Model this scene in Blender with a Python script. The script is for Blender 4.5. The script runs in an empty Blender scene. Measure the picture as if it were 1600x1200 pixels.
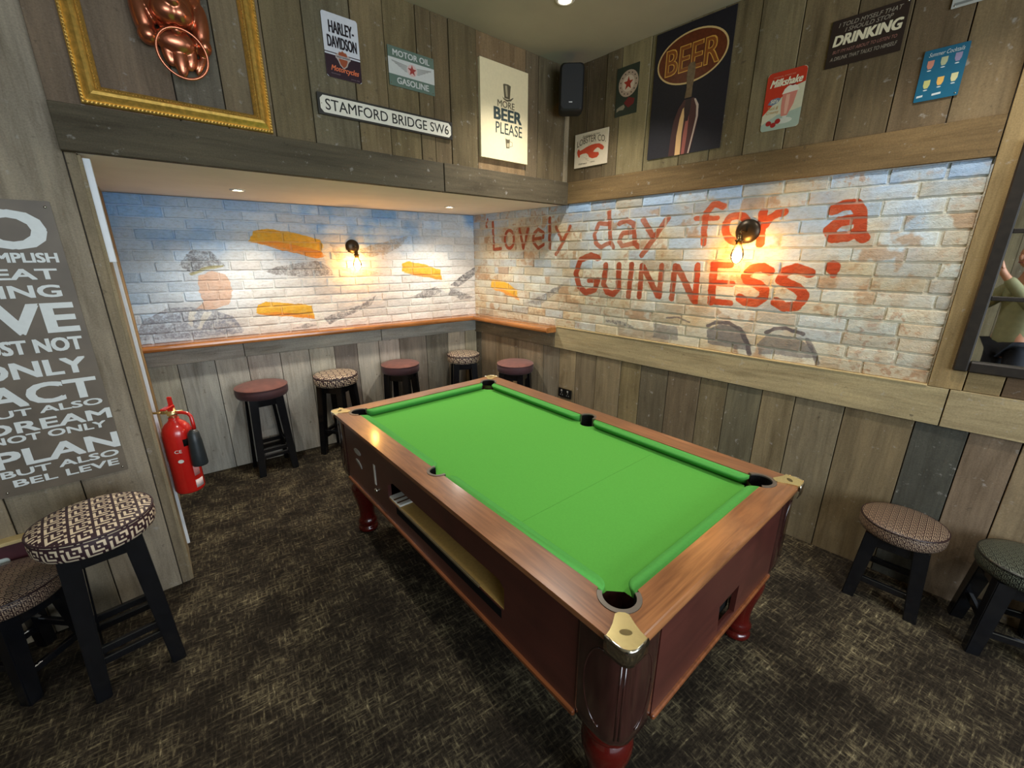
import bpy, bmesh, math, random
import numpy as np
from mathutils import Vector, Matrix
from mathutils.geometry import tessellate_polygon
from math import sin, cos, pi, radians, sqrt, atan2

random.seed(7); rng = np.random.default_rng(7)
scn = bpy.context.scene
COL = scn.collection

EXPOSURE = 0.2
WORLD_STR = 0.8
W_WINDOW = 130
W_SPOT = 85
W_ALC = 50
FILAMENT = 170.0
DOWN_EM = 30.0
# ------------------------------------------------------------------ camera
PITCH, ROLL, YAW = 0.296, -0.0006, 0.6406
cam_data = bpy.data.cameras.new('camera'); cam = bpy.data.objects.new('camera', cam_data); COL.objects.link(cam)
cam_data.sensor_width = 36.0; cam_data.sensor_fit = 'HORIZONTAL'; cam_data.lens = 656.903 / 1600 * 36.0
cam_data.clip_start = 0.02
cam.location = (0, 0, 1.7086)
cam.rotation_euler = (pi/2 - PITCH, ROLL, -YAW)
scn.camera = cam

# ------------------------------------------------------------------ world, view
world = bpy.data.worlds.new('world'); scn.world = world; world.use_nodes = True
bg = world.node_tree.nodes['Background']; bg.inputs[0].default_value = (0.80, 0.90, 1.0, 1); bg.inputs[1].default_value = WORLD_STR
scn.view_settings.view_transform = 'Standard'; scn.view_settings.look = 'None'
scn.view_settings.exposure = EXPOSURE; scn.view_settings.gamma = 1.0
scn.view_settings.use_curve_mapping = False
scn.cycles.use_denoising = True
scn.cycles.max_bounces = 8; scn.cycles.diffuse_bounces = 5; scn.cycles.glossy_bounces = 4
scn.cycles.transmission_bounces = 6; scn.cycles.sample_clamp_indirect = 4.0
scn.cycles.caustics_reflective = False; scn.cycles.caustics_refractive = False

def lamp(name, kind, loc, energy, color, size=0.1, target=None, spot=None, blend=0.5, sy=None):
    d = bpy.data.lights.new(name, kind); d.energy = energy; d.color = color
    if kind == 'AREA':
        d.size = size
        if sy: d.shape = 'RECTANGLE'; d.size_y = sy
    else: d.shadow_soft_size = size
    if kind == 'SPOT': d.spot_size = spot; d.spot_blend = blend
    o = bpy.data.objects.new(name, d); COL.objects.link(o); o.location = loc
    if target is not None:
        o.rotation_euler = (Vector(target) - Vector(loc)).to_track_quat('-Z', 'Y').to_euler()
    return o
WARM = (1.0, 0.83, 0.62); WHITE = (1.0, 0.94, 0.85)
# daylight through the windows of the bar behind the camera
lamp('window_daylight', 'AREA', (0.6, -3.0, 1.7), W_WINDOW, (0.80, 0.90, 1.0), 3.2, (0.2, 3.0, 1.1), sy=1.6)
# recessed ceiling spots of the pool room
for i, (x, y, e) in enumerate([(1.93, 2.10, 1.0), (2.15, 0.35, .75), (0.45, 1.3, .7), (0.35, -1.2, .55), (2.2, -1.3, .5)]):
    lamp('ceiling_spot_light', 'SPOT', (x, y, 3.03), W_SPOT * e, WHITE, 0.035, (x, y, 0), radians(118), 0.8)
for x, y in ((0.342, 3.361), (1.88, 3.413)):
    lamp('alcove_spot_light', 'SPOT', (x, y, 2.09), W_ALC, WHITE, 0.03, (x, y, 0), radians(140), 0.7)

# ------------------------------------------------------------------ frames
CORN = Vector((2.4608, 3.9664, 0))
BB = 1.6754
BD = Vector((-cos(BB), -sin(BB), 0)); BN = Vector((BD.y, -BD.x, 0))
AK = .0653
XK = Vector((cos(AK), sin(AK), 0)); KN = Vector((XK.y, -XK.x, 0))
tK = (2.7312 - 3.9664) / BD.y
KC = CORN + BD * tK
PP = Vector((-.2775, 2.5823, 0))
def frame(o, s):
    n = Vector((s.y, -s.x, 0)); m = Matrix.Identity(4)
    for i, c in enumerate((s, Vector((0, 0, 1)), n)):
        m.col[i][:3] = c
    m.col[3][:3] = o
    return m
FA = frame(Vector((-.3658, 3.9664, 0)), Vector((1, 0, 0)))      # back wall
FB = frame(CORN, BD)                                             # right wall
FK = frame(KC - XK * 2.9, XK)                                    # upper wall over the alcove
FP = frame(PP, XK)                                               # left wall with the lettered sign
RA, RB_ = Vector((-.2775, 2.5823, 0)), Vector((-.3658, 3.9664, 0))
RD = (RB_ - RA).normalized(); FR = frame(RA, RD)                 # its return into the alcove (normal faces +x)
def at(F, s, z, off=0.0): return F @ Matrix.Translation((s, z, off))

# ------------------------------------------------------------------ materials
def lin(c):
    return tuple(((v/255)/12.92 if v/255 <= .04045 else (((v/255)+.055)/1.055)**2.4) for v in c) + (1,)
MATS = {}
class N:
    def __init__(s, name):
        s.m = bpy.data.materials.new(name); s.m.use_nodes = True; s.t = s.m.node_tree; s.b = s.t.nodes['Principled BSDF']
    def n(s, t, **k):
        x = s.t.nodes.new(t)
        for a, v in k.items():
            if a.startswith('i_'):
                key = a[2:]; key = int(key) if key.isdigit() else key.replace('_', ' ')
                x.inputs[key].default_value = v
            else: setattr(x, a, v)
        return x
    def l(s, a, b): s.t.links.new(a, b)
    def ramp(s, fac, stops):
        r = s.n('ShaderNodeValToRGB'); e = r.color_ramp.elements
        while len(e) < len(stops): e.new(0.5)
        for x, (p, c) in zip(e, stops): x.position = p; x.color = c if len(c) == 4 else tuple(c) + (1,)
        s.l(fac, r.inputs[0]); return r.outputs[0]
    def mix(s, f, a, b, mode='MIX'):
        m = s.n('ShaderNodeMix', data_type='RGBA', blend_type=mode)
        for sock, v in ((m.inputs[0], f), (m.inputs[6], a), (m.inputs[7], b)):
            if hasattr(v, 'links'): s.l(v, sock)
            else: sock.default_value = v
        return m.outputs[2]
    def noise(s, vec, scale, detail=3, rough=.5, dist=0):
        x = s.n('ShaderNodeTexNoise'); x.inputs['Scale'].default_value = scale; x.inputs['Detail'].default_value = detail
        x.inputs['Roughness'].default_value = rough; x.inputs['Distortion'].default_value = dist
        if vec is not None: s.l(vec, x.inputs['Vector'])
        return x.outputs[0]
    def mapping(s, vec, scale=(1, 1, 1), rot=(0, 0, 0), loc=(0, 0, 0)):
        x = s.n('ShaderNodeMapping'); s.l(vec, x.inputs[0])
        x.inputs['Scale'].default_value = scale; x.inputs['Rotation'].default_value = rot; x.inputs['Location'].default_value = loc
        return x.outputs[0]
    def bump(s, h, strength=.3, dist=.002):
        x = s.n('ShaderNodeBump'); x.inputs['Strength'].default_value = strength; x.inputs['Distance'].default_value = dist
        s.l(h, x.inputs['Height']); s.l(x.outputs[0], s.b.inputs['Normal'])
    def set(s, **k):
        for a, v in k.items(): s.b.inputs[a.replace('_', ' ')].default_value = v
        return s

def plain(name, rgb, rough=.5, metal=0.0, var=.12, scale=30, bump=0, coat=0, spec=None, sheen=0):
    if name in MATS: return MATS[name]
    k = N(name); k.set(Roughness=rough, Metallic=metal)
    tc = k.n('ShaderNodeTexCoord'); nz = k.noise(tc.outputs['Object'], scale, 3)
    c = lin(rgb); d = tuple(v * (1 - var) for v in c[:3]) + (1,); u = tuple(min(1, v * (1 + var)) for v in c[:3]) + (1,)
    k.l(k.ramp(nz, [(.3, d), (.7, u)]), k.b.inputs['Base Color'])
    if bump: k.bump(nz, bump, .001)
    if coat: k.set(Coat_Weight=coat, Coat_Roughness=.08)
    if spec is not None: k.b.inputs['Specular IOR Level'].default_value = spec
    if sheen: k.set(Sheen_Weight=sheen)
    MATS[name] = k.m; return k.m
def emis(name, rgb, strength):
    if name in MATS: return MATS[name]
    k = N(name); k.b.inputs['Base Color'].default_value = lin(rgb)
    k.b.inputs['Emission Color'].default_value = lin(rgb); k.b.inputs['Emission Strength'].default_value = strength
    MATS[name] = k.m; return k.m

def plank_mat(name, horizontal=False, rough=.8):
    """weathered reclaimed board, tone from the board's own object colour"""
    if name in MATS: return MATS[name]
    k = N(name); k.set(Roughness=rough); k.b.inputs['Specular IOR Level'].default_value = .25
    oi = k.n('ShaderNodeObjectInfo'); tc = k.n('ShaderNodeTexCoord')
    ofs = k.n('ShaderNodeVectorMath', operation='SCALE'); ofs.inputs[0].default_value = (7, 5, 3); k.l(oi.outputs['Random'], ofs.inputs['Scale'])
    add = k.n('ShaderNodeVectorMath', operation='ADD'); k.l(tc.outputs['Object'], add.inputs[0]); k.l(ofs.outputs[0], add.inputs[1])
    v = add.outputs[0]
    sg = (1.6, 26, 26) if horizontal else (26, 1.6, 26)
    sl = (1.2, 7, 7) if horizontal else (7, 1.2, 7)
    grain = k.noise(k.mapping(v, sg), 1.6, 6, .62, .9)
    blot = k.noise(k.mapping(v, sl), 1.5, 4, .6, .4)
    spots = k.noise(v, 24, 3, .65)
    fine = k.noise(v, 170, 2, .6)
    c = k.mix(1.0, oi.outputs['Color'], k.ramp(grain, [(.28, (.78, .76, .73)), (.5, (.98, .98, .98)), (.74, (1.16, 1.15, 1.12))]), 'MULTIPLY')
    c = k.mix(1.0, c, k.ramp(blot, [(.28, (.66, .64, .61)), (.5, (1, 1, 1)), (.74, (1.26, 1.24, 1.20))]), 'MULTIPLY')
    c = k.mix(1.0, c, k.ramp(fine, [(.3, (.86, .86, .86)), (.7, (1.12, 1.12, 1.12))]), 'MULTIPLY')
    c = k.mix(k.ramp(spots, [(.64, (0, 0, 0)), (.74, (.45, .45, .45))]), c, (.42, .40, .36, 1))
    c = k.mix(k.ramp(spots, [(.24, (.6, .6, .6)), (.34, (0, 0, 0))]), c, (.05, .038, .025, 1))
    k.l(c, k.b.inputs['Base Color']); k.bump(grain, .45, .003)
    MATS[name] = k.m; return k.m

def wood_mat(name, dark, light, rough=.3, coat=.4, axis=0, scale=1.0):
    if name in MATS: return MATS[name]
    k = N(name); k.set(Roughness=rough, Coat_Weight=coat, Coat_Roughness=.12)
    tc = k.n('ShaderNodeTexCoord'); s = [22, 22, 22]; s[axis] = 1.8
    g = k.noise(k.mapping(tc.outputs['Object'], tuple(x * scale for x in s)), 1.5, 6, .6, 1.2)
    g2 = k.noise(tc.outputs['Object'], 3.0 * scale, 3, .5, .8)
    c = k.ramp(g, [(.3, lin(dark)), (.7, lin(light))])
    c = k.mix(1.0, c, k.ramp(g2, [(.3, (.78, .76, .74)), (.7, (1.15, 1.12, 1.1))]), 'MULTIPLY')
    k.l(c, k.b.inputs['Base Color'])
    MATS[name] = k.m; return k.m

# ------------------------------------------------------------------ mesh helpers
def link(o, parent=None):
    COL.objects.link(o)
    if parent is not None: o.parent = parent
    return o
def mesh_obj(name, me, mat, parent=None, M=None, label=None):
    if mat is not None and not me.materials: me.materials.append(mat)
    o = bpy.data.objects.new(name, me); link(o, parent)
    if M is not None: o.matrix_local = M
    if label: o['label'] = label
    return o
def bm_obj(name, bm, mat, parent=None, M=None, smooth=False, label=None):
    me = bpy.data.meshes.new(name); bmesh.ops.recalc_face_normals(bm, faces=bm.faces); bm.to_mesh(me); bm.free()
    if smooth: me.shade_smooth()
    return mesh_obj(name, me, mat, parent, M, label)
def tag(o, label, cat, group=None):
    o['label'] = label; o['category'] = cat
    if group: o['group'] = group
    return o
def struct(o): o['kind'] = 'structure'; return o
def thing(name, label, cat, M=None, group=None):
    o = bpy.data.objects.new(name, None); o.empty_display_size = .1; COL.objects.link(o)
    if M is not None: o.matrix_local = M
    return tag(o, label, cat, group)
def add_box(bm, x0, x1, y0, y1, z0, z1, bevel=0, M=None, seg=1):
    m = Matrix.Translation(((x0+x1)/2, (y0+y1)/2, (z0+z1)/2)) @ Matrix.Diagonal((x1-x0, y1-y0, z1-z0, 1))
    r = bmesh.ops.create_cube(bm, size=1, matrix=m); vs = r['verts']
    if bevel:
        es = list({e for v in vs for e in v.link_edges})
        rb = bmesh.ops.bevel(bm, geom=es, offset=bevel, segments=seg, affect='EDGES', profile=.5)
        vs = list({v for f in rb['faces'] for v in f.verts} | {v for v in vs if v.is_valid})
    if M is not None: bmesh.ops.transform(bm, matrix=M, verts=vs)
    return vs
def box(name, x0, x1, y0, y1, z0, z1, mat, parent=None, bevel=0, M=None, label=None, seg=1):
    bm = bmesh.new(); add_box(bm, x0, x1, y0, y1, z0, z1, bevel, None, seg); return bm_obj(name, bm, mat, parent, M, label=label)
def add_prism(bm, pts, z0, z1, holes=()):
    loops = [list(pts)] + [list(h) for h in holes]
    tris = tessellate_polygon([[Vector((p[0], p[1], 0)) for p in lp] for lp in loops])
    flat = [p for lp in loops for p in lp]
    bot = [bm.verts.new((p[0], p[1], z0)) for p in flat]; top = [bm.verts.new((p[0], p[1], z1)) for p in flat]
    for t in tris:
        try: bm.faces.new([top[i] for i in t]); bm.faces.new([bot[i] for i in reversed(t)])
        except ValueError: pass
    k = 0
    for lp in loops:
        n = len(lp)
        for i in range(n):
            a, b = k + i, k + (i+1) % n
            try: bm.faces.new((bot[a], bot[b], top[b], top[a]))
            except ValueError: pass
        k += n
def prism(name, pts, z0, z1, mat, parent=None, M=None, holes=(), label=None):
    bm = bmesh.new(); add_prism(bm, pts, z0, z1, holes); return bm_obj(name, bm, mat, parent, M, label=label)
def rrect(w, h, r, n=4, cx=0, cy=0):
    P = []
    for sx, sy, a0 in ((1, -1, -90), (1, 1, 0), (-1, 1, 90), (-1, -1, 180)):
        for i in range(n+1):
            a = radians(a0 + 90*i/n); P.append((cx + sx*(w/2-r) + r*cos(a), cy + sy*(h/2-r) + r*sin(a)))
    return P
def ellipse(cx, cy, rx, ry, n=28): return [(cx+rx*cos(2*pi*i/n), cy+ry*sin(2*pi*i/n)) for i in range(n)]
def add_lathe(bm, prof, n=28, M=None):
    rings = []
    for r, z in prof:
        if r < 1e-5: rings.append([bm.verts.new((0, 0, z))])
        else: rings.append([bm.verts.new((r*cos(2*pi*i/n), r*sin(2*pi*i/n), z)) for i in range(n)])
    for a, b in zip(rings, rings[1:]):
        for i in range(n):
            j = (i+1) % n
            if len(a) == 1 and len(b) == 1: continue
            if len(a) == 1: bm.faces.new((a[0], b[j], b[i]))
            elif len(b) == 1: bm.faces.new((a[i], a[j], b[0]))
            else: bm.faces.new((a[i], a[j], b[j], b[i]))
    if M is not None: bmesh.ops.transform(bm, matrix=M, verts=[v for r in rings for v in r])
def lathe(name, prof, mat, parent=None, M=None, n=28, label=None):
    bm = bmesh.new(); add_lathe(bm, prof, n); return bm_obj(name, bm, mat, parent, M, smooth=True, label=label)
def add_tube(bm, pts, r, n=10, closed=False, rz=None):
    pts = [Vector(p) for p in pts]; m = len(pts); rings = []
    up = Vector((0, 0, 1))
    for i, p in enumerate(pts):
        a = pts[i-1] if (i or closed) else pts[i]; b = pts[(i+1) % m] if (i < m-1 or closed) else pts[i]
        t = (b-a).normalized(); u = t.cross(up)
        if u.length < .05: u = t.cross(Vector((0, 1, 0)))
        u.normalize(); w = u.cross(t); rr = r[i] if isinstance(r, (list, tuple)) else r
        rings.append([bm.verts.new(p + u*rr*cos(2*pi*k/n) + w*(rz or rr)*sin(2*pi*k/n)) for k in range(n)])
    seq = list(zip(rings, rings[1:])) + ([(rings[-1], rings[0])] if closed else [])
    for a, b in seq:
        for k in range(n):
            j = (k+1) % n; bm.faces.new((a[k], a[j], b[j], b[k]))
    if not closed:
        bm.faces.new(list(reversed(rings[0]))); bm.faces.new(rings[-1])
def tube(name, pts, r, mat, parent=None, M=None, n=10, closed=False, label=None):
    bm = bmesh.new(); add_tube(bm, pts, r, n, closed); return bm_obj(name, bm, mat, parent, M, smooth=True, label=label)
def text_mesh(name, s, x0, x1, y0, y1, mat, parent, z=.0012, bold=.0, shear=0, spacing=1.0, M=None, arc=0, rot=0, label=None, depth=.0004):
    """flat lettering fitted into a box on a sign face"""
    cu = bpy.data.curves.new(name, 'FONT'); cu.body = s; cu.size = 1; cu.shear = shear; cu.space_character = spacing
    cu.resolution_u = 3; cu.fill_mode = 'FRONT'
    ob = bpy.data.objects.new('tmp', cu)
    me = bpy.data.meshes.new_from_object(ob); bpy.data.objects.remove(ob); bpy.data.curves.remove(cu)
    co = np.empty(len(me.vertices)*3); me.vertices.foreach_get('co', co); co = co.reshape(-1, 3)
    mn, mx = co.min(0), co.max(0)
    b = max(0, bold)*1.1*(y1-y0)
    co[:, 0] = x0+b + (co[:, 0]-mn[0])/(mx[0]-mn[0])*(x1-x0-2*b); co[:, 1] = y0+b*.6 + (co[:, 1]-mn[1])/(mx[1]-mn[1])*(y1-y0-1.2*b)
    if b:
        # embolden by laying shifted copies of the outline over each other
        fs = [tuple(q.vertices) for q in me.polygons]; n0 = len(co); C, F = [], []
        for k, (dx, dy) in enumerate(((-1, -.6), (1, -.6), (-1, .6), (1, .6), (0, 0))):
            C.append(co + np.array((dx*b, dy*b, 0))); F += [tuple(i+n0*k for i in f) for f in fs]
        co = np.concatenate(C); bpy.data.meshes.remove(me)
        me = bpy.data.meshes.new(name); me.from_pydata(co.tolist(), [], F)
    if arc:
        t = (co[:, 0]-(x0+x1)/2)/((x1-x0)/2); co[:, 1] -= arc*t*t
    if rot:
        cx, cy = (x0+x1)/2, (y0+y1)/2; a = co[:, 0]-cx; b = co[:, 1]-cy
        co[:, 0] = cx + a*cos(rot)-b*sin(rot); co[:, 1] = cy + a*sin(rot)+b*cos(rot)
    co[:, 2] = z
    if b:
        for k in range(5): co[n0*k:n0*(k+1), 2] = z + .00005*k
    me.vertices.foreach_set('co', co.ravel()); me.update(); me.name = name
    return mesh_obj(name, me, mat, parent, M, label)

# ------------------------------------------------------------------ painted brick mural (pixels computed here, in wall coordinates)
PPM = 420
def vnoise(h, w, cell, seed):
    r = np.random.default_rng(seed); gh, gw = int(h/cell)+3, int(w/cell)+3
    g = r.random((gh, gw)); y = np.arange(h)/cell; x = np.arange(w)/cell
    yi, xi = y.astype(int), x.astype(int); fy = (y-yi)[:, None]; fx = (x-xi)[None, :]
    fy = fy*fy*(3-2*fy); fx = fx*fx*(3-2*fx)
    a = g[yi][:, xi]; b = g[yi][:, xi+1]; c = g[yi+1][:, xi]; d = g[yi+1][:, xi+1]
    return (a*(1-fx)+b*fx)*(1-fy)+(c*(1-fx)+d*fx)*fy
def fbm(h, w, cell, seed): return sum(vnoise(h, w, max(2, cell/2**i), seed+i)*.5**i for i in range(4))/1.875
PAINT = dict(ye=(222,168,48), or_=(226,138,48), wh=(226,222,205), gr=(112,108,106), gb=(140,122,100), dk=(78,76,78), gd=(150,140,80), sk=(205,160,130), db=(122,126,138))
class Mural:
    def __init__(s, w, seed):
        s.w = w; s.z0 = 1.0; s.H = int(1.14*PPM); s.W = int(w*PPM); s.seed = seed
        s.X = (np.arange(s.W)+.5)/PPM; s.Z = s.z0 + (np.arange(s.H)+.5)/PPM
        s.img = np.zeros((s.H, s.W, 3)); s.n1 = fbm(s.H, s.W, 30, seed+10); s.n2 = fbm(s.H, s.W, 9, seed+20); s.n3 = fbm(s.H, s.W, 110, seed+30)
    def blend(s, mask, rgb): s.img = s.img*(1-mask[..., None]) + np.array(rgb, float)*mask[..., None]
    def poly(s, pts, rgb, a, soft=1.0, feather=False):
        P = np.array(pts); x0, z0 = P.min(0)-.02; x1, z1 = P.max(0)+.02
        i0, i1 = max(0, int(x0*PPM)), min(s.W, int(x1*PPM)+1); j0, j1 = max(0, int((z0-s.z0)*PPM)), min(s.H, int((z1-s.z0)*PPM)+1)
        if i1 <= i0 or j1 <= j0: return
        X, Z = np.meshgrid(s.X[i0:i1], s.Z[j0:j1])
        X = X + (s.n2[j0:j1, i0:i1]-.5)*.022; Z = Z + (s.n1[j0:j1, i0:i1]-.5)*.022
        ins = np.zeros(X.shape, bool); n = len(P)
        for k in range(n):
            xa, za = P[k]; xb, zb = P[(k+1) % n]
            if za == zb: continue
            c = ((za > Z) != (zb > Z)) & (X < (xb-xa)*(Z-za)/(zb-za)+xa); ins ^= c
        m = ins*a*(.78+.44*s.n2[j0:j1, i0:i1])
        if feather:
            m = m*np.clip(.55+1.5*(vnoise(j1-j0, i1-i0, 3.2, 99)*.6+s.n2[j0:j1, i0:i1]*.7-.60), .15, 1)
        m = np.clip(m, 0, 1)[..., None]
        s.img[j0:j1, i0:i1] = s.img[j0:j1, i0:i1]*(1-m)+np.array(rgb, float)*m
    def stroke(s, hw, a, pts, rgb):
        P = np.array(pts); x0, z0 = P.min(0)-hw-.02; x1, z1 = P.max(0)+hw+.02
        i0, i1 = max(0, int(x0*PPM)), min(s.W, int(x1*PPM)+1); j0, j1 = max(0, int((z0-s.z0)*PPM)), min(s.H, int((z1-s.z0)*PPM)+1)
        X, Z = np.meshgrid(s.X[i0:i1], s.Z[j0:j1]); D = np.full(X.shape, 9.)
        for k in range(len(P)-1):
            d = P[k+1]-P[k]; L = max(d@d, 1e-9); t = np.clip(((X-P[k][0])*d[0]+(Z-P[k][1])*d[1])/L, 0, 1)
            D = np.minimum(D, np.hypot(X-P[k][0]-t*d[0], Z-P[k][1]-t*d[1]))
        D = D + (s.n2[j0:j1, i0:i1]-.5)*.008
        m = np.clip((hw-D)/.003, 0, 1)*np.clip(a*(.72+.62*s.n1[j0:j1, i0:i1]), 0, 1)
        s.img[j0:j1, i0:i1] = s.img[j0:j1, i0:i1]*(1-m[..., None])+np.array(rgb, float)*m[..., None]
    def material(s, name, F, mortar, mortar_mix):
        img = bpy.data.images.new(name, s.W, s.H, alpha=False)
        v = np.clip(s.img/255, 0, 1); px = np.ones((s.H, s.W, 4), np.float32); px[..., :3] = v
        img.pixels.foreach_set(px.ravel()); img.update(); img.pack()
        out = []
        for mt in (False, True):
            k = N(name + ('_joint' if mt else '')); k.set(Roughness=.62); k.b.inputs['Specular IOR Level'].default_value = .4
            geo = k.n('ShaderNodeNewGeometry'); o, d = F.col[3].xyz, F.col[0].xyz
            sub = k.n('ShaderNodeVectorMath', operation='SUBTRACT'); k.l(geo.outputs['Position'], sub.inputs[0]); sub.inputs[1].default_value = o
            dt = k.n('ShaderNodeVectorMath', operation='DOT_PRODUCT'); k.l(sub.outputs[0], dt.inputs[0]); dt.inputs[1].default_value = d
            sp = k.n('ShaderNodeSeparateXYZ'); k.l(geo.outputs['Position'], sp.inputs[0])
            mx = k.n('ShaderNodeMath', operation='DIVIDE'); k.l(dt.outputs['Value'], mx.inputs[0]); mx.inputs[1].default_value = s.W/PPM
            mz = k.n('ShaderNodeMath', operation='SUBTRACT'); k.l(sp.outputs['Z'], mz.inputs[0]); mz.inputs[1].default_value = s.z0
            mz2 = k.n('ShaderNodeMath', operation='DIVIDE'); k.l(mz.outputs[0], mz2.inputs[0]); mz2.inputs[1].default_value = s.H/PPM
            cb = k.n('ShaderNodeCombineXYZ'); k.l(mx.outputs[0], cb.inputs[0]); k.l(mz2.outputs[0], cb.inputs[1])
            tx = k.n('ShaderNodeTexImage', image=img, extension='EXTEND'); k.l(cb.outputs[0], tx.inputs[0])
            pos = k.mapping(geo.outputs['Position'], (1, 1, 2.2))
            n1 = k.noise(pos, 38, 5, .65); n2 = k.noise(pos, 130, 3, .6)
            c = k.mix(1.0, tx.outputs[0], k.ramp(n1, [(.28, (.80, .77, .73)), (.5, (1, 1, 1)), (.7, (1.07, 1.07, 1.07))]), 'MULTIPLY')
            if mt: c = k.mix(mortar_mix, c, lin(mortar))
            k.l(c, k.b.inputs['Base Color'])
            ad = k.n('ShaderNodeMath', operation='ADD'); k.l(n1, ad.inputs[0]); k.l(n2, ad.inputs[1])
            k.bump(ad.outputs[0], .75, .0045)
            out.append(k.m)
        return out

COURSE, BRICK = .0722, .2235
def brick_cells(width, z_lo, z_hi, seed):
    r = random.Random(seed); cells = []; z = z_hi; row = 0
    while z > z_lo + .02:
        z1 = z - COURSE; s = -BRICK*(.5 if row % 2 else 0) - r.uniform(0, .05)
        while s < width - .015:
            L = BRICK*r.uniform(.90, 1.08); a, b = max(0, s), min(width, s+L)
            if width - b < .05: b = width
            if b - a > .03: cells.append((a, b, max(z1, z_lo), z, row))
            s += L
            if b >= width: break
        z = z1; row += 1
    return cells

# painted letter strokes and plain painted shapes, metres along the wall and up
TEXT = [[0.011,0.75,[[0.241,2.054],[0.22,2.013]]],[0.016,0.75,[[0.219,1.995],[0.224,1.983]]],[0.016,0.8,[[0.319,2.02],[0.333,1.768]]],[0.016,0.8,[[0.333,1.768],[0.44,1.776]]],[0.016,0.8,[[0.623,1.857],[0.62,1.83],[0.609,1.806],[0.592,1.788],[0.572,1.778],[0.549,1.779],[0.529,1.789],[0.511,1.807],[0.5,1.832],[0.497,1.86],[0.501,1.888],[0.512,1.912],[0.529,1.929],[0.55,1.938],[0.572,1.937],[0.592,1.927],[0.609,1.909],[0.62,1.884],[0.623,1.857]]],[0.016,0.8,[[0.701,1.944],[0.754,1.775]]],[0.016,0.8,[[0.754,1.775],[0.81,1.94]]],[0.016,0.8,[[0.885,1.85],[1.003,1.863],[1.002,1.9],[0.939,1.934],[0.884,1.893],[0.877,1.828],[0.943,1.772],[1.005,1.804]]],[0.017,0.85,[[1.073,2.016],[1.082,1.771]]],[0.016,0.75,[[1.149,1.941],[1.218,1.831]]],[0.017,0.75,[[1.303,1.939],[1.226,1.81],[1.158,1.723]]],[0.019,0.7,[[1.678,2.026],[1.707,1.81],[1.734,1.772]]],[0.018,0.7,[[1.674,1.94],[1.59,1.949],[1.553,1.87],[1.57,1.803],[1.621,1.774],[1.702,1.805]]],[0.019,0.7,[[1.776,1.939],[1.835,1.958],[1.896,1.929],[1.919,1.796],[1.948,1.773]]],[0.018,0.65,[[1.906,1.876],[1.81,1.871],[1.781,1.817],[1.812,1.78],[1.909,1.796]]],[0.022,0.75,[[1.971,1.955],[2.052,1.845]]],[0.022,0.75,[[2.155,1.953],[2.056,1.811],[1.985,1.715]]],[0.021,0.7,[[2.516,2.001],[2.459,2.021],[2.417,1.971],[2.414,1.903],[2.422,1.786]]],[0.016,0.7,[[2.351,1.941],[2.49,1.933]]],[0.024,0.75,[[2.687,1.864],[2.687,1.838],[2.678,1.815],[2.663,1.799],[2.641,1.79],[2.617,1.791],[2.592,1.801],[2.57,1.819],[2.554,1.843],[2.546,1.87],[2.546,1.897],[2.556,1.92],[2.572,1.936],[2.594,1.944],[2.619,1.942],[2.643,1.932],[2.664,1.914],[2.679,1.89],[2.687,1.864]]],[0.026,0.9,[[2.747,1.949],[2.756,1.779]]],[0.022,0.85,[[2.768,1.878],[2.786,1.915],[2.824,1.94],[2.859,1.945]]],[0.028,0.95,[[3.085,1.939],[3.128,1.96],[3.173,1.96],[3.204,1.918],[3.219,1.813],[3.238,1.797]]],[0.027,0.95,[[3.199,1.891],[3.121,1.88],[3.082,1.837],[3.108,1.801],[3.17,1.805],[3.208,1.832]]],[0.026,0.9,[[1.597,1.692],[1.527,1.712],[1.425,1.676],[1.385,1.563],[1.425,1.461],[1.494,1.417],[1.583,1.448],[1.609,1.52]]],[0.02,0.85,[[1.609,1.52],[1.52,1.516]]],[0.024,0.85,[[1.68,1.64],[1.667,1.493],[1.708,1.435],[1.768,1.424],[1.806,1.465],[1.796,1.641]]],[0.022,0.85,[[1.907,1.647],[1.901,1.413]]],[0.021,0.85,[[1.992,1.64],[1.993,1.419]]],[0.022,0.85,[[2.004,1.631],[2.141,1.434]]],[0.021,0.85,[[2.148,1.642],[2.152,1.43]]],[0.021,0.85,[[2.247,1.643],[2.245,1.423]]],[0.023,0.85,[[2.266,1.635],[2.405,1.421]]],[0.021,0.85,[[2.402,1.646],[2.415,1.409]]],[0.026,0.9,[[2.508,1.659],[2.52,1.421]]],[0.02,0.9,[[2.509,1.655],[2.611,1.653]]],[0.02,0.9,[[2.516,1.544],[2.635,1.541]]],[0.02,0.9,[[2.52,1.425],[2.641,1.422]]],[0.027,0.95,[[2.836,1.623],[2.791,1.645],[2.736,1.636],[2.703,1.594],[2.718,1.564],[2.783,1.544],[2.826,1.512],[2.826,1.467],[2.782,1.433],[2.726,1.437],[2.693,1.458]]],[0.028,0.95,[[3.036,1.618],[2.964,1.641],[2.91,1.622],[2.898,1.574],[2.988,1.535],[3.03,1.495],[3.006,1.432],[2.943,1.423],[2.895,1.449]]],[0.034,0.95,[[3.133,1.651],[3.139,1.647]]],[0.016,0.9,[[3.148,1.641],[3.146,1.608]]]]
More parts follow.
